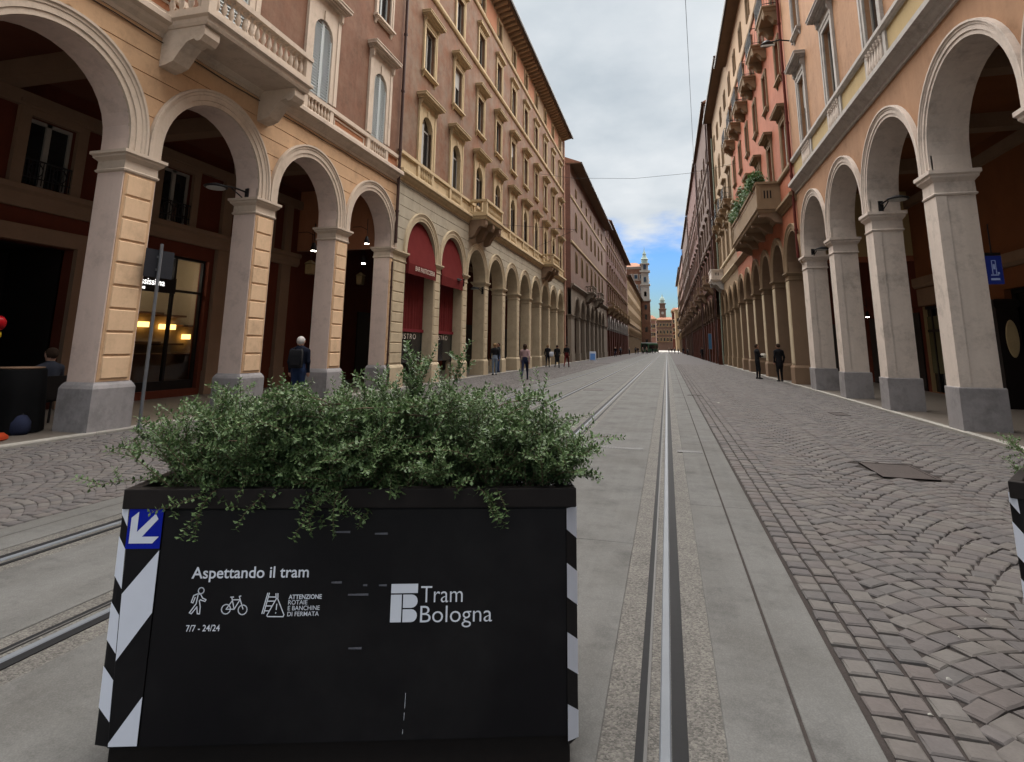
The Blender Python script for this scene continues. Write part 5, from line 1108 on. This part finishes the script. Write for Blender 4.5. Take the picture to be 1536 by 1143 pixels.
# ------------------------------------------------------------------ shrubs (arching twigs with paired small leaves)
def shrub(loc, rz, branches, label, seed, leaf=.0085):
    r = random.Random(seed); stems = MB(); LV = []; LF = []
    def leafat(p, d, side, s):
        a = d.cross(side); 
        l = (side*.92+d*.45+Vector((0,0,r.uniform(-.1,.5)))).normalized(); wv = l.cross(Vector((r.uniform(-.4,.4), r.uniform(-.4,.4), 1))).normalized()
        k = len(LV); s *= r.uniform(.75,1.25); up_ = l.cross(wv)*s*.22
        LV.extend([p, p+l*s*.9+wv*s*.62+up_, p+l*s*2.0, p+l*s*.9-wv*s*.62+up_]); LF.append((k,k+1,k+2)); LF.append((k,k+2,k+3))
    def grow(p, d, n, step, droop, rad, leafy0, leafy=True, side_tw=True, ls=1.0):
        pts = [p.copy()]; cur = p.copy(); d = d.normalized(); phase = r.uniform(0, PI)
        for i in range(n):
            d = (d+Vector((r.uniform(-.09,.09), r.uniform(-.09,.09), -droop+r.uniform(-.05,.05)))).normalized()
            cur = cur+d*step; pts.append(cur.copy())
            if i >= leafy0:
                o = d.orthogonal().normalized(); o.rotate(Matrix.Rotation(phase+(i % 2)*1.3, 3, d))
                leafat(cur, d, o, leaf*ls); leafat(cur, d, -o, leaf*ls)
            if side_tw and i > n*.2 and r.random() < .30:
                sd_ = (d*.6+Vector((r.uniform(-1,1), r.uniform(-1,1), r.uniform(-.2,.8)))).normalized()
                grow(cur, sd_, r.randint(5, 11), step*.95, droop*.8, rad*.5, 0, True, False, ls*.95)
        stems.tube([tuple(q) for q in pts[::3]+[pts[-1]]] if len(pts) > 4 else [tuple(q) for q in pts], [rad*(1-.7*i/ max(1, len(pts[::3]))) for i in range(len(pts[::3])+1)] if len(pts) > 4 else rad*.7, 4)
    for (x, y, z, dx, dy, dz, n, droop, ls) in branches: grow(Vector((x,y,z)), Vector((dx,dy,dz)), n, .0125, droop, .0028, 4, ls=ls)
    root = empty('shrub', loc, rz); obj('stems', stems, root, mats=M_TWIG)
    me = bpy.data.meshes.new('foliage'); V = np.array([tuple(v) for v in LV]); F = np.array(LF); nf = len(F)
    me.vertices.add(len(V)); me.vertices.foreach_set('co', V.reshape(-1)); me.loops.add(nf*3); me.polygons.add(nf)
    me.loops.foreach_set('vertex_index', F.reshape(-1)); me.polygons.foreach_set('loop_start', np.arange(nf)*3); me.polygons.foreach_set('loop_total', np.full(nf,3)); me.update(); me.materials.append(M_LEAF)
    fo = obj('foliage', me, root); fo['kind'] = 'stuff'; tag(root, label, 'shrub'); return nf
br = []; q = random.Random(4)
for i in range(540):          # the dense mass, arching up and out
    x = q.uniform(.15, PW-.09); y = q.uniform(.05, PD-.06); fr = (PD*.5-y)/PD
    br.append((x, y, .94, q.gauss(-.06 if x < PW*.55 else .04, .33), -fr*.45+q.gauss(.05,.30), q.uniform(.7,1.3), q.randint(20, 37), q.uniform(.012,.034), 1.0))
for i in range(120):         # sweeping along and just over the front edge
    x = q.uniform(.42, PW-.12); y = q.uniform(.05, .20)
    br.append((x, y, .97, q.gauss(-.75 if x < PW*.7 else .3, .35), q.uniform(-.16,.04), q.uniform(.35,.75), q.randint(16, 27), q.uniform(.022,.040), 1.1))
for x, n, l_ in ((.37,20,-.16),(.80,17,-.16),(.85,14,-.12),(1.35,12,.02),(1.43,16,.04),(1.31,11,-.05),(.56,11,-.22),(.62,10,-.2)):   # sprays hanging over the rim
    for k in range(1): br.append((x+q.uniform(-.015,.015), .035, 1.0, l_+q.uniform(-.05,.05), -.30, .26, n+q.randint(-2,2), .16, 1.1))
for x, y, dx, dy, n in ((1.02,.42,-.10,.05,38),(1.06,.40,.02,.0,42),(1.10,.45,.06,.1,36),(1.0,.35,-.2,0,34),(.98,.4,-.62,.0,38),(1.0,.45,-.8,.0,34),(1.14,.4,.12,0,38),(1.3,.45,.2,.1,34),(1.4,.5,.3,.2,32),(.42,.4,-.3,.0,26),(.46,.3,-.5,0,20),(1.58,.3,.5,.1,22),(1.55,.2,.6,.0,20),(1.52,.4,.3,.1,26)):
    for k in range(2): br.append((x+q.uniform(-.03,.03), y, .95, dx+q.uniform(-.08,.08), dy, .85, n, .010, 1.05))
for i in range(42):        # long sprays lying diagonally over the front of the mass
    x = q.uniform(.40, PW-.20); lf = -1 if x < PW*.72 else q.choice((-1, 1))
    br.append((x, q.uniform(.03,.12), q.uniform(1.10,1.34), lf*q.uniform(.5,1.0), q.uniform(-.26,-.06), q.uniform(-.05,.4), q.randint(13,21), q.uniform(.030,.055), 1.2))
for x in (1.0,1.03,1.06,.98):
    for k in range(2): br.append((x+q.uniform(-.04,.04), .40+q.uniform(-.06,.06), .95, q.uniform(-.10,.10), q.uniform(-.1,.1), 1.0, q.randint(40,52), .004, 1.1))
NF = shrub((PT[0], PT[1], 0), PR, br, 'spreading small-leaved green shrub spilling over the printed black planter', 3, .0102)
br2 = []
for i in range(170):
    br2.append((q.uniform(.08,PW-.08), q.uniform(.06,PD-.06), .92, q.gauss(0,.35), q.gauss(0,.35), q.uniform(.5,1.1), q.randint(14,26), .04, 1.0))
shrub((1.455, 3.20, 0), math.radians(-32), br2, 'leafy green shrub in the striped planter standing on the cobbles', 8)
# greenery along the salmon palazzo balcony
V = []; F = []; rb = random.Random(5)
for k in range(46):
    cy = rb.uniform(29.7, 40.0); cz = 9.72+rb.uniform(0,.45)*(1.2 if cy > 33 else .7); cx = XR-1.0+rb.uniform(-.18,.25); R_ = rb.uniform(.22,.42)
    for i in range(70):
        p = Vector((rb.gauss(0,1), rb.gauss(0,1), rb.gauss(0,1))).normalized()*R_*rb.uniform(.6,1.05)+Vector((cx,cy,cz+.1)); a = Vector((rb.gauss(0,1),rb.gauss(0,1),rb.gauss(0,1))).normalized(); b = a.orthogonal().normalized(); s = rb.uniform(.05,.10)
        j = len(V); V += [p-a*s, p+b*s*.5, p+a*s, p-b*s*.5]; F.append((j,j+1,j+2,j+3))
m = MB(); m.add(V, F); r = empty('balcony_plants', (0,0,0)); o = obj('foliage', m, r, mats=M_LEAF2); o['kind'] = 'stuff'
m = MB(); m.box(XR-1.06, XR-.72, 29.6, 40.0, 9.30, 9.6); obj('trough', m, r, mats=M_BROWNST); tag(r, 'row of leafy potted plants spilling over the stone balcony of the salmon palazzo', 'plants')
# ------------------------------------------------------------------ people (one continuous surface each, grown from tapered limbs)
def surface_nets(D, org, h):
    S = D < 0; nx, ny, nz = D.shape
    c = np.zeros((nx-1, ny-1, nz-1), int)
    for i in (0,1):
        for j in (0,1):
            for k in (0,1): c += S[i:nx-1+i, j:ny-1+j, k:nz-1+k]
    act = (c > 0) & (c < 8); idx = -np.ones(act.shape, int); ids = np.argwhere(act); idx[act] = np.arange(len(ids))
    acc = np.zeros((len(ids),3)); cnt = np.zeros(len(ids))
    off = [(i,j,k) for i in (0,1) for j in (0,1) for k in (0,1)]
    for a in off:
        for b in off:
            if sum(abs(x-y) for x, y in zip(a,b)) != 1 or a > b: continue
            da = D[ids[:,0]+a[0], ids[:,1]+a[1], ids[:,2]+a[2]]; db = D[ids[:,0]+b[0], ids[:,1]+b[1], ids[:,2]+b[2]]
            mk = (da < 0) != (db < 0); t = np.where(mk, da/(da-db+1e-12), 0)
            p = np.array(a)[None]+t[:,None]*(np.array(b)-np.array(a))[None]; acc += np.where(mk[:,None], p, 0); cnt += mk
    V = (ids+acc/cnt[:,None])*h+org; F = []
    for ax in range(3):
        o1, o2 = (ax+1) % 3, (ax+2) % 3
        A = [slice(None)]*3; B = [slice(None)]*3; A[ax] = slice(0,-1); B[ax] = slice(1,None)
        s0, s1 = S[tuple(A)], S[tuple(B)]
        for flip, mk in ((False, s0 & ~s1), (True, ~s0 & s1)):
            e = np.argwhere(mk); e = e[(e[:,o1] > 0) & (e[:,o2] > 0) & (e[:,o1] < D.shape[o1]-1) & (e[:,o2] < D.shape[o2]-1)]
            if not len(e): continue
            q = []
            for d1, d2 in ((-1,-1),(0,-1),(0,0),(-1,0)):
                g = e.copy(); g[:,o1] += d1; g[:,o2] += d2; q.append(idx[g[:,0],g[:,1],g[:,2]])
            q = np.stack(q,1); F.append(q[:,::-1] if flip else q)
    return V, np.concatenate(F)
def person_mesh(pose, cols, hair='short', coat=0.0, h=.019, bulk=1.0):
    """cols: top, trousers, skin, hair, shoes"""
    w_ = pose == 'walk'; sit = pose == 'sit'; caps = []
    def C(a, b, r0, r1, mt, flat=1.0): caps.append((np.array(a,float), np.array(b,float), r0, r1, mt, flat))
    pz = .50 if sit else .93
    lean = .06 if sit else (.03 if w_ else 0)
    P = lambda x, y, z: (x, y, z)
    tz = pz-.93
    C((0,0,.95+tz),(0,.0,1.08+tz),.145*bulk,.135*bulk,0 if coat else 1,1.35); C((0,0,1.08+tz),(0,lean,1.36+tz),.135*bulk,.165*bulk,0,1.4)
    C((-.12,lean,1.40+tz),(.12,lean,1.40+tz),.085,.085,0,1.1); C((0,lean,1.42+tz),(0,lean+.015,1.53+tz),.052,.05,2)
    hy = lean+.02; hz = 1.63+tz
    C((0,hy,hz-.035),(0,hy,hz+.035),.078,.088,2,.92); C((0,hy+.09,hz-.01),(0,hy+.098,hz-.025),.012,.016,2); C((0,hy+.05,hz-.09),(0,hy+.06,hz-.085),.035,.03,2)
    for s in (-1,1): C((s*.088,hy-.005,hz-.02),(s*.09,hy-.005,hz+.01),.014,.016,2)
    C((0,hy-.018,hz+.045),(0,hy-.03,hz+.02),.090,.088,3,.92)
    if hair == 'long': C((0,hy-.05,hz),(0,hy-.06,hz-.26),.085,.06,3,1.1)
    if coat: C((0,0,.95),(0,0,.95-coat),.15*bulk,.165*bulk,0,1.25)
    for s in (-1,1):
        if sit:
            k = (s*.10,.42,pz+.02); an = (s*.10,.40,.08); C((s*.09,0,pz-.02),k,.088,.062,1); C(k,an,.058,.042,1)
        else:
            sw = s*.24 if w_ else s*.02; k = (s*.095, sw*.75+.03, .50); an = (s*.09, sw*1.3-(.10 if w_ and s < 0 else 0), .09+(.06 if w_ and s < 0 else 0))
            C((s*.085,0,.90),k,.088*bulk,.062,1); C(k,an,.058,.040,1)
        C((an[0],an[1]-.04,an[2]-.045),(an[0]+s*.015,an[1]+.13,an[2]-.055),.043,.036,4)
        sh = (s*.185*bulk**.5,lean,1.40+tz)
        if pose == 'hold': el = (s*.24,.06,1.14+tz); wr = (s*.10,.26,1.16+tz)
        elif sit: el = (s*.24,.12,1.15+tz); wr = (s*.14,.36,1.12+tz)
        else: asw = -s*.16 if w_ else 0; el = (s*.235,lean+asw*.5-.03,1.13+tz); wr = (s*.225,lean+asw+.05,.89+tz)
        C(sh,el,.058*bulk,.047,0); C(el,wr,.045,.034,0)
        d = np.array(wr)-np.array(el); d = d/np.linalg.norm(d); hn = np.array(wr)+d*.06; C(np.array(wr)+d*.01,hn,.030,.032,2); C(hn,hn+d*.07+np.array((0,.02,0)),.026,.018,2); C(hn-d*.02,hn+d*.02+np.array((-s*.01,.05,0)),.014,.012,2)
    lo = np.min([np.minimum(a,b)-max(r0,r1) for a,b,r0,r1,_,_ in caps],0)-.05; hi = np.max([np.maximum(a,b)+max(r0,r1) for a,b,r0,r1,_,_ in caps],0)+.05
    n = np.ceil((hi-lo)/h).astype(int)+1; G = np.stack(np.meshgrid(*[lo[i]+np.arange(n[i])*h for i in range(3)], indexing='ij'),-1)
    def dist(Q, c):
        a, b, r0, r1, _, fl = c; sc = np.array((1,fl,1)); q = (Q-a)*sc; d = (b-a)*sc; t = np.clip((q@d)/max(d@d,1e-9),0,1)
        return np.linalg.norm(q-t[...,None]*d,axis=-1)-(r0+(r1-r0)*t)
    k = .014; acc = np.zeros(G.shape[:3])
    for c in caps: acc += np.exp(-np.clip(dist(G,c),-.2,.6)/k)
    D = -k*np.log(acc+1e-30)
    V, F = surface_nets(D, lo, h); ce = V[F].mean(1); DD = np.stack([dist(ce,c) for c in caps],1); mi = np.array([c[4] for c in caps])[DD.argmin(1)]
    me = bpy.data.meshes.new('person'); me.from_pydata([tuple(v) for v in V], [], [tuple(int(i) for i in f) for f in F])
    for c in cols: me.materials.append(c)
    me.polygons.foreach_set('material_index', mi.astype(int)); me.polygons.foreach_set('use_smooth', [True]*len(F)); me.update(); return me
CL = {}
def cloth(name, c): return surf('cloth_'+name, c, rough=.9, var=.15, scale=8, fine=60, bump=.2)
BLK, NAV, JEAN, PINK, RED_, GREY, LJ, TEAL = cloth('black',(.012,.012,.014)), cloth('navy',(.018,.022,.045)), cloth('denim',(.05,.08,.16)), cloth('mauve',(.30,.20,.20)), cloth('dark_red',(.10,.015,.015)), cloth('grey',(.09,.09,.10)), cloth('pale_denim',(.16,.20,.26)), cloth('teal',(.035,.055,.065))
HB, HG, HBL, SHO = surf('hair_brown',(.03,.018,.012),var=.2), surf('hair_grey',(.42,.40,.38),var=.2), surf('hair_blond',(.22,.14,.07),var=.2), surf('shoe',(.02,.018,.018),rough=.5,var=.2)
def person(x, y, heading, pose, cols, label, hair='short', coat=0.0, H=1.75, z=0.0, group=None, bulk=1.0, mesh=None):
    me = mesh or person_mesh(pose, [cols[0], cols[1], M_SKIN, cols[2], SHO], hair, coat, bulk=bulk)
    o = obj('person', me, None, (x, y, z), (0,0,heading), scale=(H/1.75,)*3); tag(o, label, 'person', group); return o
def bag(name, x, y, z, rz, dims, mat, label, strap=True, cat='bag'):
    r = empty(name, (x,y,z), rz); a, b, c = dims; m = MB(); m.stack(-a/2+.03,a/2-.03,-b/2+.03,b/2-.03,[(.0,-c/2),(.03,-c/2+.03),(.03,c/2-.06),(.015,c/2-.015),(.0,c/2)]); obj('pouch', m, r, mats=mat, smooth=50)
    m = MB(); m.box(-a*.36,a*.36,-b/2-.03,-b/2+.002,-c*.32,c*.05); obj('pocket', m, r, mats=mat)
    if strap:
        m = MB(); m.tube([(-a*.3,b/2-.02,c/2-.02),(-a*.32,b/2+.05,c/2+.04),(-a*.3,b/2+.04,-c*.3)], .012, 5); m.tube([(a*.3,b/2-.02,c/2-.02),(a*.32,b/2+.05,c/2+.04),(a*.3,b/2+.04,-c*.3)], .012, 5); obj('strap', m, r, mats=M_IRON)
    return tag(r, label, cat)
person(-6.67, 27.7, 0.1, 'walk', (PINK, NAV, HB), 'person in mauve top and dark trousers walking away across the cobbles', 'long', H=1.70)
person(-9.35, 31.6, .4, 'stand', (BLK, LJ, HBL), 'person in black jacket and pale jeans standing by a sand pillar', H=1.74)
person(-9.75, 33.75, 2.0, 'stand', (BLK, JEAN, HB), 'person in black top and blue jeans leaning beside a sand pillar', H=1.72, z=.045)
person(-9.05, 45.2, .1, 'walk', (BLK, BLK, HBL), 'person in black with fair hair, beside a white bag', H=1.74)
person(-8.15, 44.4, 0, 'walk', (BLK, BLK, HB), 'person in long black coat walking between two others', 'short', .35, H=1.72)
person(-7.72, 46.2, -.1, 'walk', (BLK, RED_, HB), 'person in black jacket and dark red trousers on the cobbles', H=1.80)
bag('tote_bag', -8.72, 45.1, 1.02, 0, (.30,.10,.36), M_WHITE, 'white tote bag carried beside the person with fair hair', False)
person(-9.0, 13.0, .35, 'stand', (cloth('dark_navy',(.006,.008,.016)), cloth('dark_denim',(.018,.03,.07)), HG), 'grey-haired person in dark jacket seen from behind above the shrub', H=1.76, bulk=1.12)
bag('backpack', -8.93, 12.76, 1.22, .35, (.30,.17,.46), BLK, 'black backpack on the grey-haired person behind the shrub')
person(4.72, 34.2, -1.3, 'hold', (BLK, BLK, HB), 'person in black standing side-on and holding a pale parcel', H=1.84)
bag('parcel', 5.06, 34.3, 1.24, -1.3, (.36,.16,.22), surf('pale_parcel',(.55,.53,.46),var=.08), 'pale parcel held by the person in black near the brown pillars', False, 'parcel')
person(5.27, 31.0, .3, 'stand', (BLK, BLK, HB), 'person in black with white collar standing at the kerb before the brown pillars', H=1.80, z=.05, coat=.2)
person(4.83, 87, 0, 'walk', (BLK, BLK, HB), 'lone dark figure walking along the brick red arcade', H=1.75)
wm, sm = person_mesh('walk', [BLK, NAV, M_SKIN, HB, SHO], h=.026), person_mesh('stand', [GREY, BLK, M_SKIN, HB, SHO], h=.026); wm2 = person_mesh('walk', [cloth('beige',(.25,.20,.15)), BLK, M_SKIN, HB, SHO], 'long', h=.026)
fp = random.Random(9)
for i, (x, y) in enumerate(((-8.4,100),(-8.9,118),(-8.0,131),(-7.0,150),(-7.7,152),(-6.2,158),(-5.2,163),(-6.6,170),(-4.8,148),(-4.0,175),(-8.6,142),(.6,182),(1.5,188),(2.2,178),(3.1,170),(4.2,160),(4.6,140),(-2.6,186))):
    person(x, y, fp.uniform(-.4,.4)+(PI if fp.random() < .4 else 0), 'walk', None, 'tiny dark figure in the crowd far down the street', H=fp.uniform(1.66,1.84), group='people far down the street', mesh=(wm, sm, wm2)[i % 3])
# cafe corner under the nearest tan arch
person(-11.35, 8.62, 1.45, 'sit', (cloth('slate',(.03,.033,.045)), NAV, HB), 'person in a grey top seated at a cloth-covered table in the portico shade', H=1.86, z=.045)
r = empty('chair', (-11.35, 8.62, .045), 1.45); m = MB(); m.box(-.22,.22,-.22,.22,.43,.47); obj('seat', m, r, mats=M_DARK)
for sx_ in (-.19,.19):
    for sy_ in (-.19,.19): m = MB(); m.box(sx_-.015,sx_+.015,sy_-.015,sy_+.015,0,.43); obj('leg', m, r, mats=M_IRON)
m = MB(); m.box(-.22,.22,-.25,-.22,.47,.9); obj('backrest', m, r, mats=M_DARK); tag(r, 'dark chair under the seated person in the portico', 'chair')
r = empty('draped_table', (-10.85, 7.72, .045)); m = MB(); n = 40; vs = []; fs = []
for z_, rr in ((1.06,.0),(1.06,.34),(1.045,.36),(.6,.385),(.02,.42)):
    for i in range(n): t = 2*PI*i/n; k_ = rr*(1+(.05*math.sin(7*t) if z_ < 1 else 0)); vs.append((k_*math.cos(t), k_*math.sin(t), z_))
for j in range(4):
    for i in range(n): fs.append((j*n+i, j*n+(i+1) % n, (j+1)*n+(i+1) % n, (j+1)*n+i))
m.add(vs, fs); obj('cloth', m, r, mats=cloth('tablecloth',(.0035,.0035,.004)), smooth=60); m = MB(); m.lathe([(.33,1.07),(.335,1.085),(.33,1.09)], 24); obj('table_top', m, r, mats=M_PTRIM); tag(r, 'tall round table draped in black cloth under the nearest tan arch', 'table')
r = empty('bag', (-10.55, 7.6, .045)); m = MB(); m.lathe([(.16,0),(.2,.06),(.19,.2),(.12,.3),(.05,.33)], 14, sy=.8); obj('sack', m, r, mats=NAV, smooth=60); m = MB(); m.tube([(-.1,0,.28),(0,0,.42),(.1,0,.28)], .012, 6); obj('handle', m, r, mats=M_IRON); tag(r, 'dark grey sack at the foot of the draped table', 'bag')
def balloon(x, y, z, rx, rz_, col, nm, lab, tilt):
    r = empty('balloon', (x,y,z), tilt); m = MB(); m.lathe([(.0,-rz_*1.1)]+[(rx*math.sin(t), -rz_*math.cos(t)) for t in np.linspace(.18,PI,14)], 20); obj('skin', m, r, mats=surf('balloon_'+nm, col, rough=.25, var=.03, bump=0), smooth=80)
    m = MB(); m.lathe([(.012,-rz_*1.12),(.004,-rz_*1.06),(.02,-rz_*1.0)], 8); m.tube([(0,0,-rz_*1.1),(.03,.01,-z+.06)], .003, 4); obj('knot', m, r, mats=surf('balloon_'+nm, col)); return tag(r, lab, 'balloon', 'cafe balloons')
balloon(-10.47, 6.98, 1.86, .105, .12, (.28,.006,.010), 'red', 'glossy red balloon at the edge of the nearest tan arch', .2); balloon(-10.49, 6.98, 1.67, .075, .085, (.42,.27,.012), 'yellow', 'small yellow balloon below the red one', .4)
person(-10.55, 6.72, .8, 'stand', (TEAL, NAV, HB), 'person in a dark teal top at the edge of the nearest tan arch', H=1.5, z=.045)
r = empty('orange_bag', (-10.2, 6.98, .045), .4); m = MB(); m.stack(-.12,.12,-.07,.07,[(.02,0),(.05,.02),(.045,.07),(.0,.12)]); obj('bundle', m, r, mats=surf('orange_plastic',(.28,.035,.012),rough=.4,var=.15), smooth=60); m = MB(); m.tube([(-.06,0,.11),(0,.02,.18),(.06,0,.11)], .01, 5); obj('handle', m, r, mats=MATS['orange_plastic']); tag(r, 'crumpled orange bag lying by the kerb near the draped table', 'bag')

# ------------------------------------------------------------------ bus turning at the far end
r = empty('bus', (-7.0, 196, 0), math.radians(-16)); M_BUS = surf('bus_green',(.03,.09,.045),rough=.35,var=.05)
m = MB(); m.stack(-1.2,1.2,0,10.5,[(.02,.35),(.05,.6),(.05,2.9),(-.02,3.1)]); obj('body', m, r, mats=M_BUS)
m = MB(); m.box(-1.1,1.1,.1,10.4,3.1,3.35); obj('roof', m, r, mats=M_WHITE)
m = MB(); m.box(-1.05,1.05,-.07,-.052,1.15,2.55); obj('windscreen', m, r, mats=M_GLASS)
for s in (-1,1):
    m = MB(); m.box(*sorted((s*1.252,s*1.262)),.5,10,1.35,2.55); obj('side_window', m, r, mats=M_GLASS)
    for y_ in (2.2,7.6):
        m = MB(); m.lathe([(.25,-.13),(.48,-.13),(.48,.13),(.25,.13)], 18); obj('wheel', m, r, (s*1.12,y_,.48), (0,PI/2,0), mats=M_IRON)
    m = MB(); m.lathe([(.0,-.03),(.11,-.02),(.12,.0)], 10); obj('headlight', m, r, (s*.85,-.055,.75), (-PI/2,0,0), mats=M_BLIND)
m = MB(); m.box(-.9,.9,-.065,-.05,2.62,2.92); obj('destination_board', m, r, mats=M_DARK)
tag(r, 'dark green bus with white roof crossing at the far end of the street', 'bus')
